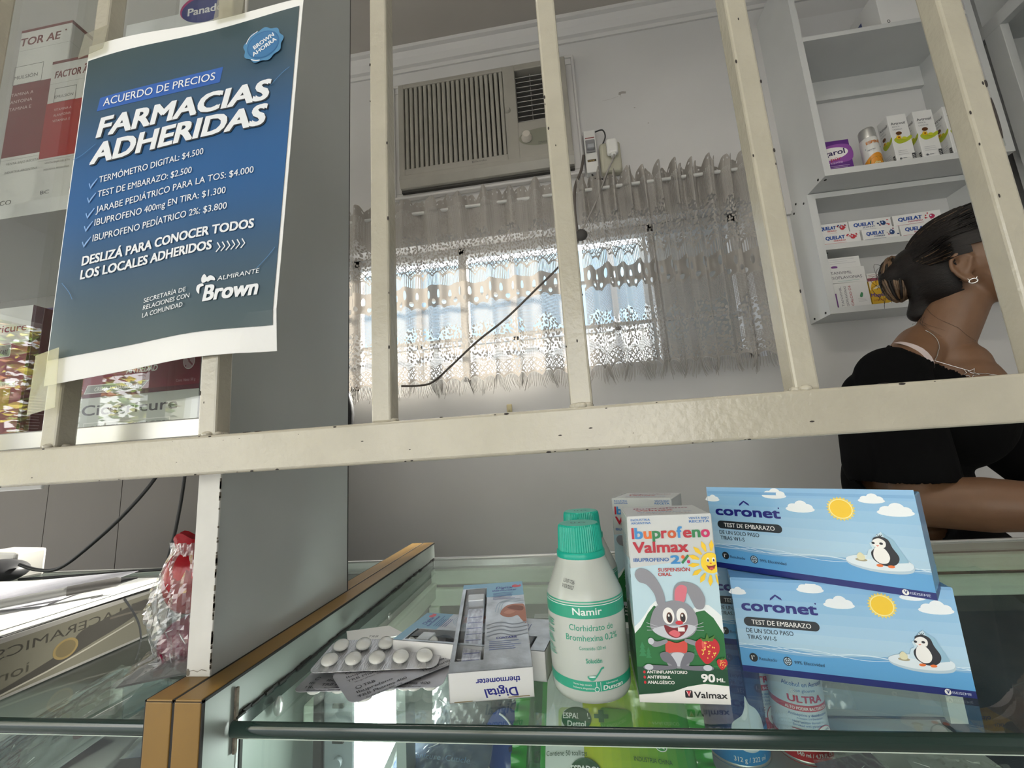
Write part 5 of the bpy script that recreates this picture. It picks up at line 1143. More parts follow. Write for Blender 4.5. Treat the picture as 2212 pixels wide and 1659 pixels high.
# blue toothbrush cover, dark blue card, white carton and small wrapped things
t = thing('travel_case', 'round blue plastic travel case inside the counter beside the green pack', 'case', (-.069, .385, -.082), (radians(38), radians(-20), .3))
g = G(); g.ell((0, 0, 0), (.021, .027, .012), mat('blue plastic', '#2a4f96', .25, coat=.5), 28, 16); P = Print(g, fn=lambda u, v, w_: Vector((u*.001, v*.001, .012*sqrt(max(0, 1-(u/21)**2-(v/27)**2))+w_*.001)), w0=.15)
P.text('RAN', 4, -9, 5, ink('#15264f'), width=13, rot=pi/2, bold=.03); g.build('shell', t)
g = G(); g.tube(smooth([(.004, -.022, .008), (.008, -.006, .0125), (.006, .01, .012), (.001, .02, .0085)]), [.0008]*25, mat('white handle', (.75, .78, .78), .3), 8); g.build('clip', t)
def card2(P): P.rect(-38, -24, 38, 24, ink('#1d3a66')); P.rrect(-8, 14, 8, 17, 1.5, ink('#5d7a99')); P.text('Manicure', -26, 3, 4, ink('#5d7fa8'), width=26); P.text('Cuticle', 4, 3, 4, ink('#5d7fa8'), width=20); P.text('Elanzo', 6, 17, 3.4, WHT, width=16, bold=.03)
pouch('dark blue hanging card inside the counter below the blue case', (-.118, .352, -.079), (radians(32), 0, -.1), .076, .05, mat('card navy', '#1d3a66', .4), 'small packets inside the right counter', card2, 7, .003)
def card3(P): P.text('rec', 18, 6, 7, ink('#8a6570'), width=18, bold=.02); P.ell(30, -4, 6, 5, ink('#a06a76')); P.ell(30, -4, 4, 3.4, ink('#c9b0b4'))
pouch('white carton card inside the counter behind the blue case', (-.062, .425, -.070), (radians(45), 0, 0), .12, .075, mat('card white', (.52, .53, .50), .5), 'small packets inside the right counter', card3, 8, .003)
pouch('grey patterned pouch inside the counter under the tablet strips', (-.112, .40, -.055), (radians(60), 0, .25), .05, .055, mat('card grey', (.13, .14, .14), .5, noise=.5, nscale=160), 'small packets inside the right counter', None, 9, .004)
pouch('petrol blue carton with barcode inside the counter under the thermometer box', (-.058, .425, -.045), (radians(70), 0, -.1), .05, .06, mat('card petrol', (.02, .09, .13), .4), 'small packets inside the right counter', lambda P: [P.rect(-22, -18, -8, 16, ink('#b9c4cc'))]+[P.rect(-20, -16+i*2.4, -10, -15+i*2.4, BLK) for i in range(12)], 10, .004)
pouch('small purple and black wrapped thing right of the spray can', (.196, .372, -.098), (radians(20), 0, .3), .05, .045, mat('card purple', (.16, .10, .18), .4), 'small packets inside the right counter', None, 11, .004)
def eye(P): P.ell(0, 0, 13, 6, ink('#5b3f3c')); P.ell(0, 0, 10, 4, ink('#9d8f86')); P.ell(0, 0, 6, 3.4, ink('#4a3a34')); P.line([(-18, -8), (6, -14)], .8, WHT)
pouch('clear pouch with a brown ring inside the counter at the right', (.262, .368, -.099), (radians(18), 0, -.2), .06, .05, mat('card dusk', (.33, .35, .34), .4), 'small packets inside the right counter', eye, 12, .004)
pouch('clear pouch with a brown ring at the back of the counter shelf', (.205, .452, -.060), (radians(60), 0, 0), .05, .05, mat('card dusk', (.33, .35, .34), .4), 'small packets inside the right counter', eye, 13, .004)
g = G()
for z in (-.088, -.078): g.box(-.055, -.016, .448, .455, z, z+.0035, BLACK)
g.box(-.056, -.015, .45, .4605, -.105, -.065, SHELF); tag(g.build('slotted_block'), 'pale slotted block inside the counter left of the green pack', 'block')
# ------------------------------------------------------------------ cartons in the wall cabinets
def bx(name, label, loc, rz, w, d, h, mt, group, draw, cat='medicine box'):
    g, K, done = carton(name, label, cat, loc, rz, w, d, h, mt, group, flap=False)
    for p in K.values(): p.w = .2; p.step = .08
    draw(K, w*1000, h*1000, d*1000); return done()
def agarol(K, W_, H_, D_):
    P = K['front']; P.rect(0, 0, W_, H_, ink('#5f2c80')); P.blob([(W_*.1, H_*.75), (W_*.55, H_*.9), (W_, H_*.85), (W_, H_*.5), (W_*.5, H_*.45), (W_*.1, H_*.55)], ink('#8d4fa0'))
    P.ell(W_*.5, H_*.68, W_*.44, H_*.15, WHT, rot=.12); P.text('Agarol', W_*.12, H_*.61, H_*.13, ink('#2b1a52'), width=W_*.74, bold=.03, rot=.1, shear=.1); P.text('pür', W_*.46, H_*.5, H_*.08, ink('#b02a4c'), width=W_*.28, bold=.02, rot=.1)
    P.text('Laxante', W_*.3, H_*.41, H_*.06, ink('#d8c4e2'), width=W_*.45, rot=.08); P.lines(W_*.2, H_*.36, W_*.95, 3, H_*.035, H_*.012, ink('#c0a6cf')); P.text('TRIPLE', W_*.55, H_*.26, H_*.05, ink('#d8503a'), width=W_*.38); P.text('ACCION', W_*.55, H_*.19, H_*.05, ink('#d8503a'), width=W_*.32)
    P.blob([(W_*.16, H_*.1), (W_*.3, H_*.22), (W_*.44, H_*.2), (W_*.4, H_*.06)], ink('#33235c')); P.ell(W_*.58, H_*.11, W_*.07, H_*.04, ink('#d38bb0')); P.text('6 sobres', W_*.72, H_*.03, H_*.05, WHT, width=W_*.24)
bx('laxative_box', 'purple laxative box at the left end of the cabinet shelf', (.8045, 1.232, .8955), 0, .108, .035, .133, mat('purple carton', '#4e2369', .4), None, agarol)
t = thing('spray_bottle', 'small white capped spray bottle with orange and green label on the cabinet shelf', 'spray bottle', (.944, 1.205, .8955)); R = .0215
g = G(); g.lathe([(R*.95, 0), (R, .003), (R, .094), (R*.9, .099)], mat('spray white', (.62, .62, .60), .35), 36)
P = Print(g, fn=lambda u, v, w: Vector(((R+w*.001)*cos(-pi/2+u*.001/R), (R+w*.001)*sin(-pi/2+u*.001/R), v*.001)), w0=.2, step=.1)
P.put([(-60+4*i, 0) for i in range(31)]+[(-60+4*i, 34+11*cos((i-15)*.28)) for i in range(31)], [(i, i+1, 32+i, 31+i) for i in range(30)], ink('#c9851f')); P.rect(-60, 0, 60, 5, ink('#22301f'), 30); P.ell(-4, 18, 17, 15, ink('#2f5d2c')); P.text('ón', -10, 12, 7, ink('#cfe0b0'), width=13, bold=.03); P.text('ESPINE', -20, 76, 9, ink('#b8702b'), width=34, bold=.04); P.rect(-24, 62, 16, 66, ink('#3d7f86')); P.text('spray', -20, 56, 4, ink('#3a4a55'), width=18)
g.build('body', t)
g = G(); g.lathe([(R*.93, .099), (R*.9, .126), (R*.8, .131), (.001, .132)], ALU, 32); g.build('cap', t)
def arnica(K, W_, H_, D_):
    for s, L in (('front', W_), ('left', D_)):
        P = K[s]; P.blob([(L*.1, H_*.5), (L*.3, H_*.42), (L*.7, H_*.44), (L, H_*.5), (L, H_*.56), (L*.6, H_*.5), (L*.3, H_*.55)], ink('#a9b531')); P.text('Artrosil', L*.12, H_*.8, H_*.055, ink('#3e4148'), width=L*.74, bold=.015); P.text('ÁRNICA', L*.14, H_*.745, H_*.03, ink('#84868c'), width=L*.4); P.text('CALÉNDULA', L*.14, H_*.69, H_*.03, ink('#84868c'), width=L*.5)
        for k in range(9): a = 2*pi*k/9; P.ell(L*.36+L*.09*cos(a), H_*.54+L*.09*sin(a), L*.06, L*.03, ink('#e2b413'), 10, rot=a)
        P.ell(L*.36, H_*.54, L*.05, L*.05, ink('#7a4513'), 12); P.ell(L*.4, H_*.62, L*.16, H_*.035, ink('#5a3416'), 16); P.ell(L*.62, H_*.51, L*.13, H_*.03, ink('#c2c42b'), 14)
        P.lines(L*.14, H_*.27, L*.8, 3, H_*.035, .8, ink('#9a9ca0')); P.ell(L*.2, H_*.12, L*.06, L*.06, ink('#55575c'), 12); P.lines(L*.32, H_*.12, L*.6, 1, 3, 1.5, ink('#75777c')); P.rect(L*.8, 4, L*.97, H_*.2, ink('#3b3d40')); P.lines(L*.82, H_*.16, L*.95, 4, 5, 1, WHT)
for i, (x, y, rz, lab) in enumerate(((.9955, 1.192, 0, 'white arnica cream box beside the capped spray bottle on the cabinet shelf'), (1.0615, 1.19, 0, 'white arnica cream box in the middle of the three, biggest flower showing'), (1.136, 1.187, 0, 'white arnica cream box at the right end, half behind a grille bar'))):
    bx('cream_box', lab, (x, y, .8955), rz, .05, .038, .160, CARD, 'arnica cream boxes', arnica)
bx('slim_box', 'slim green box at the right end of the cabinet shelf', (1.212, 1.18, .8955), 0, .016, .1, .115, mat('green carton', '#1e7a3c', .4), None, lambda K, a, b, c: K['front'].rect(4, 10, 12, 90, ink('#2b8f4b')))
bx('dark_box', 'dark green box standing beside the last arnica box', (1.190, 1.20, .8955), 0, .014, .06, .11, mat('dark green carton', '#16301f', .4), None, lambda K, a, b, c: K['front'].rect(3, 8, 11, 60, ink('#24452f')))
def wb(K, W_, H_, D_): P = K['left']; P.rect(20, 60, 46, 92, ink('#3f4a7c')); P = K['front']; P.line([(30, 8), (90, 8)], 1.2, ink('#77777a')); P.curve([(110, 20), (135, 34), (150, 60)], 1.4, ink('#8d7f86')); P.ell(20, 16, 4, 6, BLK); P.ell(20, 16, 2.4, 4, CARD)
bx('large_box', 'large white box on the upper shelf of the wall cabinet', (1.032, 1.178, 1.3395), 0, .15, .11, .125, CARD, None, wb)
bx('small_box', 'small white and red box on the upper cabinet shelf, by the right side board', (1.205, 1.18, 1.3395), 0, .034, .05, .05, CARD, None, lambda K, a, b, c: (K['front'].rect(0, 0, a, 14, ink('#a8323c')), K['front'].ell(16, 32, 8, 8, ink('#a8323c'))))
def quelat(kind, c1, c2):
    def f(K, W_, H_, D_):
        P = K['front']; P.text('QUELAT', W_*.1, H_*.46, H_*.30, ink('#234a94'), width=W_*.5, bold=.06, shear=.1); P.text(kind, W_*.3, H_*.26, H_*.13, c1, width=W_*.3, bold=.03, shear=.2); P.line([(4, H_*.1), (W_*.62, H_*.12)], .8, c1)
        rr = random.Random(len(kind))
        for k in range(7): P.ell(W_*(.66+.3*rr.random()), H_*(.3+.55*rr.random()), H_*(.03+.06*rr.random()), H_*(.03+.06*rr.random()), c1 if k % 2 else c2, 12)
        P.ell(W_*.8, H_*.52, H_*.19, H_*.2, c1, 20); P.ell(W_*.78, H_*.57, H_*.06, H_*.07, ink('#c9d4e6'), 10)
    return f
QR, QB, QM = ink('#b8323c'), ink('#26406f'), ink('#a82a55')
for x, z, w, rz, kind, c1, c2, lab in ((.8035, .711, .107, 0, 'HIERRO', QR, QR, 'white vitamin box with red berries, front row, at the left of the small cabinet'), (.916, .711, .098, 0, 'COMPLEX', QB, ink('#7a2c44'), 'white vitamin box with big blue berries, front row, second from the left'), (1.018, .711, .115, 0, 'MAGNESIO', QM, QB, 'white vitamin box in the front row nearest the dark hair'),
                                       (.8035, .7485, .088, 0, 'HIERRO', QR, QB, 'white vitamin box with dark dots lying on the red berry box'), (.894, .7485, .115, 0, 'ZINC', QB, QR, 'white vitamin box with a round grey seal, top row in the middle'), (1.014, .7485, .122, radians(-4), 'MAGNESIO', QM, QR, 'white vitamin box with a crimson stripe, top row, tilted')):
    bx('vitamin_box', lab, (x, 1.262+(.012 if z > .73 else 0), z), rz, w, .072, .0365, CARD, 'vitamin boxes in the small cabinet', quelat(kind, c1, c2))
def anv(v):
    def f(K, W_, H_, D_):
        P = K['front']
        if v: P.text('TANVIMIL', 4, H_*.58, 9, ink('#5d5a66'), width=W_*.6); P.text('ISOFLAVONAS', 4, H_*.26, 9, ink('#5d5a66'), width=W_*.85); P.line([(20, H_*.1), (80, H_*.14)], .8, ink('#6aa39a'))
        else:
            P.rect(W_*.03, 2, W_*.1, H_*.6, ink('#6d3a80'))
            for i, (s, c_) in enumerate((('TANVIMIL', '#6b6874'), ('ISOFLAVONAS', '#6b6874'), ('CALCIO D3', '#b23a4a'))): P.text(s, W_*(.26+.13*i), H_*.06, 6.5, ink(c_), width=H_*.8, rot=pi/2)
            P.blob([(W_*.72, H_*.4), (W_*.78, H_*.56), (W_*.82, H_*.5), (W_*.78, H_*.36)], ink('#3f8a5c')); P.lines(W_*.66, H_*.3, W_*.9, 3, 4, .8, ink('#aaaaaa'))
    return f
def anv3(K, W_, H_, D_): P = K['front']; P.lines(8, H_*.8, W_-8, 3, 6, 1.2, ink('#b9b9bd')); P.ell(18, 5, 9, 4, ink('#6d3a80'))
bx('supplement_box', 'white supplement box with vertical lettering at the bottom of the small cabinet', (.8035, 1.262, .5145), 0, .097, .07, .0755, CARD, 'white supplement boxes', anv(0))
bx('supplement_box', 'white supplement box lying across the one with vertical lettering', (.8035, 1.26, .5905), radians(3), .1, .06, .0465, CARD, 'white supplement boxes', anv(1))
bx('supplement_box', 'topmost white supplement box of the pile, printed with fine lines', (.808, 1.268, .6375), 0, .09, .06, .034, CARD, 'white supplement boxes', anv3)
def mag(K, W_, H_, D_): P = K['front']; P.rect(0, 0, W_, H_, ink('#c8a01f')); P.poly([(0, H_*.62), (W_*.5, H_*.8), (W_, H_*.72), (W_, H_), (0, H_)], ink('#d9d2c0')); P.blob([(2, H_*.6), (10, H_*.95), (30, H_), (60, H_*.9), (30, H_*.85), (12, H_*.7)], ink('#d3a520')); P.text('Magnesio', -.5, H_*.34, 11, ink('#4a2f7d'), width=56, bold=.03); P.text('400', 56, H_*.55, 9, ink('#4a2f7d'), width=24, bold=.01); P.text('SUPLEMENTO DIETARIO', 3, H_*.16, 4.5, ink('#a8471d'), width=74); P.poly([(30, 0), (60, 8), (W_, 10), (W_, 0)], WHT)
bx('supplement_box', 'yellow and white supplement box beside the white pile, partly behind the hair', (.9035, 1.262, .5145), 0, .112, .07, .072, mat('yellow carton', '#c8a01f', .4), None, mag)
bx('small_box', 'pinkish box lying on top of the yellow supplement box', (.915, 1.28, .587), 0, .09, .05, .03, CARD, None, lambda K, a, b, c: (K['front'].rect(0, 0, a, b*.5, ink('#8e4a5c')), K['front'].lines(5, b*.8, a-5, 2, 5, 1.2, ink('#aa8888'))))
bx('small_box', 'olive green box between the yellow box and the nape of the neck', (1.018, 1.265, .5145), 0, .06, .07, .05, mat('olive carton', '#4d5d27', .45), None, lambda K, a, b, c: K['front'].rect(4, 6, a-4, 24, ink('#6f7d3c')))
bx('storage_box', 'blue box on the upper shelf of the tall right hand cabinet', (1.45, .98, 1.3035), 0, .12, .14, .12, mat('blue carton', '#1f57a8', .4), None, lambda K, a, b, c: K['left'].rect(10, 30, c-10, 80, ink('#dfe6ee')), 'box')
bx('storage_box', 'bright green box on the middle shelf of the tall right hand cabinet', (1.50, .84, .9265), 0, .1, .12, .2, mat('bright green carton', '#1f8f45', .4), None, lambda K, a, b, c: K['left'].rect(10, 30, c-10, 120, ink('#dfe6ee')), 'box')

# ------------------------------------------------------------------ low cupboard added to darken the lower back wall, left
t = thing('shade_backdrop', 'added shade coloured cupboard against the back wall, left of the partition', 'backdrop', (-2.02, 1.06, -1.0))
SHADE_TONE = mat('mauve grey shade tone', (.115, .103, .094), .55, noise=.05, nscale=5)  # dark tone stands in for the shade on this stretch of wall
g = G(); g.box(0, 1.24, .012, .29, 0, 1.32, SHADE_TONE); g.build('carcass', t)
for i in range(5):
    g = G(); g.box(.0008+i*.248, .2472+i*.248, 0, .0118, .03, 1.315, SHADE_TONE, .0006); g.build('front_panel', t)
# ------------------------------------------------------------------ dark chair peeping out behind the partition
t = thing('office_chair', 'black round backed chair peeping out behind the partition board', 'chair', (-.545, .86, -1.0))
g = G(); g.ell((0, .0, 1.268), (.082, .03, .095), CORDB, 28, 16); g.build('backrest', t)
g = G(); g.tube([(0, -.02, 1.25), (0, -.04, .9), (0, -.02, .62), (0, .1, .56)], .014, CORDB); g.build('back_stem', t)
g = G(); g.lathe([(.17, .56), (.19, .58), (.185, .61), (.15, .62)], CORDB, 32, M=Matrix.Translation((0, .15, 0))); g.build('seat', t)
g = G(); g.tube([(0, .15, .1), (0, .15, .57)], .022, ALU)
for k in range(5): a = k*2*pi/5; g.tube([(0, .15, .11), (.2*cos(a), .15+.2*sin(a), .06)], .014, CORDB); g.ell((.2*cos(a), .15+.2*sin(a), .028), (.026, .026, .028), CORDB, 12, 8)
g.build('base', t)

# ------------------------------------------------------------------ the woman behind the counter
from mathutils.bvhtree import BVHTree
B0_ = Vector((.74, .97, -1.0)); Fv = Vector((.741, -.672, 0)); Vv = Vector((.672, .741, 0)); Zv = Vector((0, 0, 1))
AX = Matrix((Fv, Vv, Zv)).transposed().to_4x4()
pe = thing('person', 'woman in a black wide necked top with tied up dark hair, forearm on the counter', 'person', B0_)
def blend(name, shapes, voxel, it, mt, cut=None, thick=0, fac=.5):
    """one continuous skin from capsules ('c') and ellipsoids ('e')"""
    g = G()
    for s in shapes:
        if s[0] == 'c':
            a, ra, b, rb = Vector(s[1]), s[2], Vector(s[3]), s[4]; n = 6
            g.tube([a.lerp(b, i/n) for i in range(n+1)], [ra+(rb-ra)*i/n for i in range(n+1)], mt, 20); g.ell(a, (ra*.995,)*3, mt, 20, 12); g.ell(b, (rb*.995,)*3, mt, 20, 12)
        else:
            g.ell((0, 0, 0), s[2], mt, 28, 18, Matrix.Translation(Vector(s[1])) @ AX @ (s[3] if len(s) > 3 else Matrix()))
    o = g.build('tmp'); r = o.modifiers.new('r', 'REMESH'); r.mode = 'VOXEL'; r.voxel_size = voxel; r.use_smooth_shade = True
    sm = o.modifiers.new('s', 'SMOOTH'); sm.iterations = it; sm.factor = fac
    dg = bpy.context.evaluated_depsgraph_get(); me = bpy.data.meshes.new_from_object(o.evaluated_get(dg)); bpy.data.objects.remove(o)
    b = bmesh.new(); b.from_mesh(me)
    if cut: bmesh.ops.delete(b, geom=[v for v in b.verts if cut(v.co)], context='VERTS')
    if thick:
        b.normal_update(); 
        ext = bmesh.ops.solidify(b, geom=b.faces[:], thickness=thick)
    for v in b.verts: v.co -= B0_
    for f in b.faces: f.smooth = True
    b.to_mesh(me); b.free(); me.materials.clear(); me.materials.append(mt); me.name = name
    o = bpy.data.objects.new(name, me); COL.objects.link(o); o.parent = pe; return o
def q(base, f=0, v=0, z=0): return Vector(base)+Fv*f+Vv*v+Zv*z
SKIN = mat('skin', (.175, .09, .047), .48, noise=.08, nscale=40, bump=.06, bscale=500)
for n_ in SKIN.node_tree.nodes:
    if n_.type == 'BSDF_PRINCIPLED': n_.inputs['Subsurface Weight'].default_value = .12; n_.inputs['Subsurface Radius'].default_value = (.012, .005, .003); n_.inputs['Subsurface Scale'].default_value = 1
S = Vector((.838, .906, .50)); EAR = Vector((.789, .864, .458)); T1 = Vector((.735, .985, .20))
NB = Vector((.772, .952, .295)); SHR = Vector((.648, .902, .262)); SHL_ = Vector((.835, 1.075, .262)); ELR = Vector((.606, .836, .030)); WRR = Vector((.772, .700, .026)); ELL_ = Vector((.95, .985, .06)); WRL = Vector((.905, .78, .03))
def hand(w, d, up=Zv):
    d = d.normalized(); sd = d.cross(up).normalized(); out = [('c', w, .021, w+d*.03, .022), ('c', w+d*.02+sd*.016, .014, w+d*.062+sd*.024, .0125), ('c', w+d*.02-sd*.016, .014, w+d*.060-sd*.024, .0125), ('c', w+d*.03, .016, w+d*.064, .014)]
    for k, L in ((-1.5, .052), (-.5, .066), (.5, .07), (1.5, .062)):
        a = w+d*.062+sd*(k*.0165); b = a+d*L*.45+up*.004+sd*k*.002; c_ = b+d*L*.32-up*.008; e_ = c_+d*L*.22-up*.010
        out += [('c', a, .0086, b, .0080), ('c', b, .0080, c_, .0072), ('c', c_, .0072, e_, .0062)]
    a = w+d*.018+sd*.022; b = a+d*.028+sd*.022-up*.004; c_ = b+d*.024+sd*.006-up*.006
    return out+[('c', a, .012, b, .0095), ('c', b, .0092, c_, .0075)]
limbs = [('e', T1, (.088, .125, .115)), ('e', q(T1, .05, 0, -.02), (.085, .105, .10)), ('e', (.705, 1.0, .04), (.088, .112, .12)), ('e', (.735, .985, -.12), (.10, .135, .10)),
         ('c', SHR, .048, q(T1, .0, -.03, .06), .06), ('c', SHL_, .048, q(T1, 0, .03, .06), .06), ('c', q(NB, -.01, 0, .03), .05, q(SHR, .012, .02, .005), .042), ('c', q(NB, -.01, 0, .03), .05, q(SHL_, .012, -.02, .005), .042),
         ('c', q(NB, .03, 0, -.02), .052, q(T1, .07, 0, .03), .075), ('c', NB, .050, q(S, -.022, 0, -.085), .047),
         ('c', SHR, .050, ELR, .041), ('c', ELR, .042, ELR.lerp(WRR, .35), .044), ('c', ELR.lerp(WRR, .35), .044, WRR, .026),
         ('c', SHL_, .050, ELL_, .041), ('c', ELL_, .041, ELL_.lerp(WRL, .35), .042), ('c', ELL_.lerp(WRL, .35), .042, WRL, .026)]
for s in (-1, 1):
    h_ = q((.735, .985, -.16), 0, .072*s, 0); k_ = q(h_, .05, .01*s, -.38); a_ = q(k_, -.03, 0, -.38)
    limbs += [('c', h_, .085, k_, .056), ('c', k_, .052, q(a_, -.005, 0, .22), .054), ('c', q(a_, -.005, 0, .22), .052, a_, .036), ('c', q(a_, -.02, 0, -.04), .034, q(a_, .12, 0, -.055), .026)]
limbs += hand(WRR, Vector((.78, -.62, -.02)))+hand(WRL, Vector((-.25, -.97, -.02)))
head = [('e', S, (.087, .067, .088)), ('e', q(S, .035, 0, -.05), (.052, .050, .06)), ('e', q(S, .062, 0, -.085), (.026, .030, .026)), ('c', q(S, .075, 0, .0), .018, q(S, .094, 0, -.042), .0105), ('e', q(S, .089, .010, -.044), (.010, .008, .008)), ('e', q(S, .089, -.010, -.044), (.010, .008, .008)),
        ('e', q(S, .078, 0, -.066), (.012, .024, .007)), ('e', q(S, .076, 0, -.075), (.012, .020, .007)), ('e', q(S, .066, 0, .012), (.022, .045, .014)), ('e', q(S, .05, -.036, -.03), (.03, .018, .022)), ('e', q(S, .05, .036, -.03), (.03, .018, .022))]
def ear(c0, sg):
    rim = []
    pts = [(-.004, -.006), (.004, .018), (-.004, .029), (-.016, .029), (-.024, .018), (-.025, .003), (-.019, -.012), (-.012, -.024), (-.006, -.029), (-.001, -.024)]
    P_ = [q(c0, f, sg*(.010+.006*max(0, -f/.025)), z) for f, z in pts]
    for a, b in zip(P_, P_[1:]): rim.append(('c', a, .0042, b, .0042))
    rim += [('c', P_[8], .0058, P_[9], .005), ('c', q(c0, -.006, sg*.008, -.015), .005, q(c0, -.014, sg*.009, .004), .0038), ('c', q(c0, -.014, sg*.009, .004), .0036, q(c0, -.009, sg*.010, .018), .0032), ('e', q(c0, -.012, sg*.004, 0), (.012, .004, .022)), ('c', q(c0, .002, sg*.004, -.006), .004, q(c0, .003, sg*.004, .0), .004)]
    return rim
ER, ELf = q(EAR, .01, .008, 0), q(EAR, .01, .124, 0)
body = blend('body', limbs+head+ear(ER, -1)+ear(ELf, 1), .0034, 7, SKIN)
tree_ = BVHTree.FromPolygons([v.co+B0_ for v in body.data.vertices], [p.vertices for p in body.data.polygons])
def on(p, off=.0015):
    h, n, i, d_ = tree_.find_nearest(Vector(p)); return h+n*off-B0_
# black top
KNIT = mat('black knit', (.003, .003, .0033), .95, bump=.2, bscale=350, spec=.1)
def shirt_cut(p):
    a = (p-T1).dot(Fv); d_ = (p-T1).dot(Vv)
    if p.z > .40 or p.z < -.17: return True
    if p.z > max(.205, .336-.85*max(0, a+.009)) and d_ > -.2: return True
    if d_ < -.138 and p.z < .064: return True
    return a > .19 and p.z < .15
sh = [('e', T1, (.103, .135, .125)), ('e', q(T1, .05, 0, -.02), (.098, .115, .11)), ('e', (.700, 1.0, .04), (.106, .125, .13)), ('e', (.735, .985, -.12), (.118, .15, .11)), ('c', SHR, .057, q(T1, 0, -.03, .06), .07), ('c', SHL_, .057, q(T1, 0, .03, .06), .07),
      ('c', q(NB, -.01, 0, .02), .058, q(SHR, .012, .02, .005), .05), ('c', q(NB, -.01, 0, .02), .058, q(SHL_, .012, -.02, .005), .05), ('c', q(NB, .03, 0, -.02), .058, q(T1, .07, 0, .03), .083),
      ('c', SHR, .060, ELR, .060), ('c', q(SHR, -.03, .02, -.05), .055, q(ELR, -.01, .02, .03), .058), ('c', SHL_, .060, ELL_, .058), ('c', q(SHR, -.035, .02, -.03), .055, q(ELR, -.03, .03, .0), .058), ('c', q(SHR, -.045, .03, -.07), .06, q(ELR, -.05, .045, .06), .062), ('c', q(ELR, -.03, .03, .0), .056, (.70, .985, -.08), .06), ('c', ELR, .060, q(ELR, .02, -.02, -.01), .05), ('c', ELL_, .058, ELL_.lerp(WRL, .15), .05)]
blend('black_top', sh, .0045, 8, KNIT, shirt_cut, .002)
JEAN = mat('denim', (.006, .016, .026), .9, noise=.35, nscale=9, bump=.3, bscale=700)
jl = [('e', (.735, .985, -.12), (.108, .143, .10))]
for s in (-1, 1):
    h_ = q((.735, .985, -.16), 0, .072*s, 0); k_ = q(h_, .05, .01*s, -.38); a_ = q(k_, -.03, 0, -.38); jl += [('c', h_, .094, k_, .064), ('c', k_, .062, a_, .056)]
blend('jeans', jl, .007, 5, JEAN, lambda p: p.z > -.115 or p.z < -.90, .002)
for s in (-1, 1):
    h_ = q((.735, .985, -.16), 0, .072*s, 0); a_ = q(h_, .02, .01*s, -.76); blend('shoe', [('c', q(a_, -.03, 0, -.045), .040, q(a_, .07, 0, -.05), .036), ('c', q(a_, .06, 0, -.05), .036, q(a_, .14, 0, -.06), .026)], .006, 4, CORDB, lambda p: p.z < -.9995)
# hair: cap drawn back to a bun, loose strands
HAIR = mat('dark hair', (.010, .007, .006), .42, spec=.3, noise=.5, nscale=25, stretch=(1, 1, 6), bump=.5, bscale=160); HAIRB = mat('brown hair', (.13, .075, .038), .42, noise=.5, nscale=60, bump=.6, bscale=220)
BUN = Vector((.752, .972, .492))
def hair_cut(p):
    f = (p-S).dot(Fv); z = p.z-S.z; v = abs((p-S).dot(Vv))
    return (f > .058-.3*max(0, z-.04)*0 and z < .045) or (f > .012 and z < -.005 and v > .03) or (f > -.012 and z < -.018 and f < .2 and z > -.2)
blend('hair', [('e', S, (.094, .074, .096)), ('e', q(S, -.035, 0, -.03), (.068, .066, .078)), ('c', q(S, -.05, 0, -.05), .042, q(NB, -.006, 0, .105), .02), ('c', q(S, -.07, 0, 0), .05, BUN, .03)], .005, 4, HAIR, hair_cut)
g = G(); rn = random.Random(21)
for k in range(150):
    a = rn.random()*2*pi; b = rn.random()*2*pi; r = .017+.013*rn.random(); pts = []
    for i in range(9):
        t_ = b+i*.45; pts.append(BUN+Vector((cos(a)*cos(t_)*r*.9, sin(a)*cos(t_)*r*.9, sin(t_)*r*1.75-.006))-B0_)
    g.tube(pts, [.0010]+[.0027]*7+[.0008], HAIRB if rn.random() < .75 else HAIR, 6, caps=False)
g.ell(BUN-B0_, (.024, .024, .040), HAIRB, 20, 14)
g.build('hair_bun', pe)
g = G()
for k in range(620):
    th = rn.uniform(-1.8, 1.8); f0 = rn.uniform(.0, .06) if abs(th) < 1.25 else rn.uniform(-.035, -.012); st = q(S, f0, sin(th)*.078, cos(th)*.1); pts = []
    for i in range(9):
        s_ = i/8; p = st.lerp(BUN, s_); d_ = p-S; e_ = sqrt((d_.dot(Fv)/.0955)**2+(d_.dot(Vv)/.0755)**2+(d_.z/.0975)**2)
        if e_ < 1 and s_ < .85: p = S+d_/max(e_, .2)
        if p.z-S.z < -.02 and s_ < .5: pass
        pts.append(p-B0_)
    g.tube(pts, [.0005]+[.0011]*7+[.0006], HAIRB if rn.random() < .05 else HAIR, 4, caps=False)
for k in range(9):
    p = q(S, -.075+.03*rn.random(), -.04+.05*rn.random(), -.10-.02*rn.random()); e_ = q(p, -.012*rn.random(), -.004, -.045-.03*rn.random())
    g.tube([on(p.lerp(e_, i/6), .0015+.0012*i*rn.random()) for i in range(7)], [.00025]*6+[.00012], HAIR, 4, caps=False)
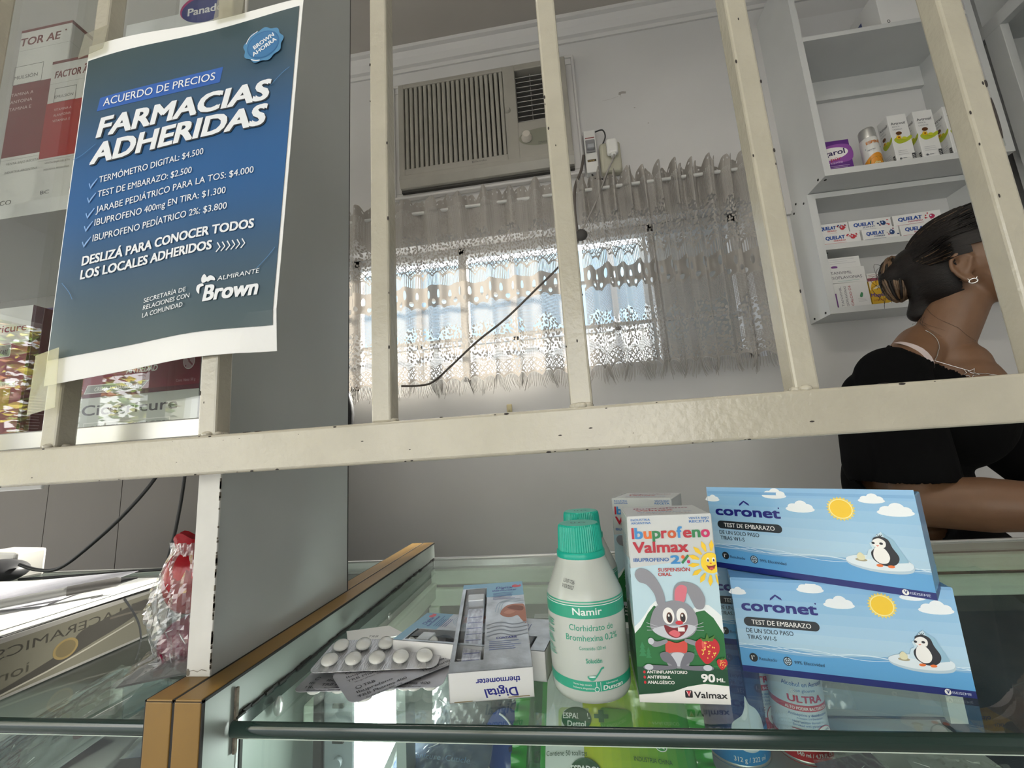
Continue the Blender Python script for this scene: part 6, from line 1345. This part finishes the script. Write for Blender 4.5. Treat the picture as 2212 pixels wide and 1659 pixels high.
for k in range(16):
    p = BUN+Vector((rn.uniform(-.02, .02), 0, rn.uniform(-.03, .03))); g.tube(smooth([p-B0_, p-B0_+Vector((-.03*rn.random()-.012, 0, rn.uniform(-.02, .03))), p-B0_+Vector((-.025*rn.random()-.02, 0, -.02-.03*rn.random()))], 5), .0004, HAIR, 4, caps=False)
tag(g.build('hair_strands', pe), kind='stuff')
g = G()
for s in (-1, 1): g.ell(q(S, .0655, .026*s, -.012)-B0_, (.012,)*3, mat('eye white', (.6, .58, .55), .2), 16, 10); g.ell(q(S, .0728, .026*s, -.013)-B0_, (.006,)*3, mat('iris', (.03, .018, .01), .1), 12, 8)
g.build('eyes', pe)
g = G(); SL = mat('silver', (.75, .74, .72), .2, 1); c_ = q(EAR, .008, -.010, -.032)-B0_
g.tube([c_+Fv*(.0055*cos(a))+Zv*(.0045*sin(a)) for a in [i*2*pi/16 for i in range(17)]], .0013, SL, 8)
for s in (-1, 1): g.tube([c_+Fv*(.0045*s)+Zv*.003, c_+Fv*(.0062*s)+Zv*.0068], [.0014, .0003], SL, 6)
g.build('earring', pe)
g = G(); kp = [(.745, .925, .345), (.745, .880, .320), (.742, .848, .298), (.737, .820, .279), (.765, .810, .266), (.800, .806, .256), (.86, .84, .24)]
ch_ = [on(p) for p in smooth(kp, 5)]
g.tube(ch_, .0009, SL, 6); c_ = on(Vector((.737, .820, .272)), .003)
n_ = (c_-(on(Vector((.737, .820, .272)), 0))).normalized(); e1_ = n_.orthogonal().normalized(); e2_ = n_.cross(e1_)
st_ = [c_+(e1_*cos(i*pi/5)+e2_*sin(i*pi/5))*(.012 if i % 2 else .005) for i in range(11)]; g.tube(st_, .0008, SL, 6)
g.build('necklace', pe)
g = G(); sp_ = [on(Vector((.690, .925, .335)).lerp(Vector((.702, .868, .268)), i/10), .003) for i in range(11)]
wv = Fv*.0055; g.add([p+wv*s for p in sp_ for s in (-1, 1)], [(2*i, 2*i+1, 2*i+3, 2*i+2) for i in range(10)], mat('pale strap', (.55, .47, .46), .6), True); g.build('strap', pe)
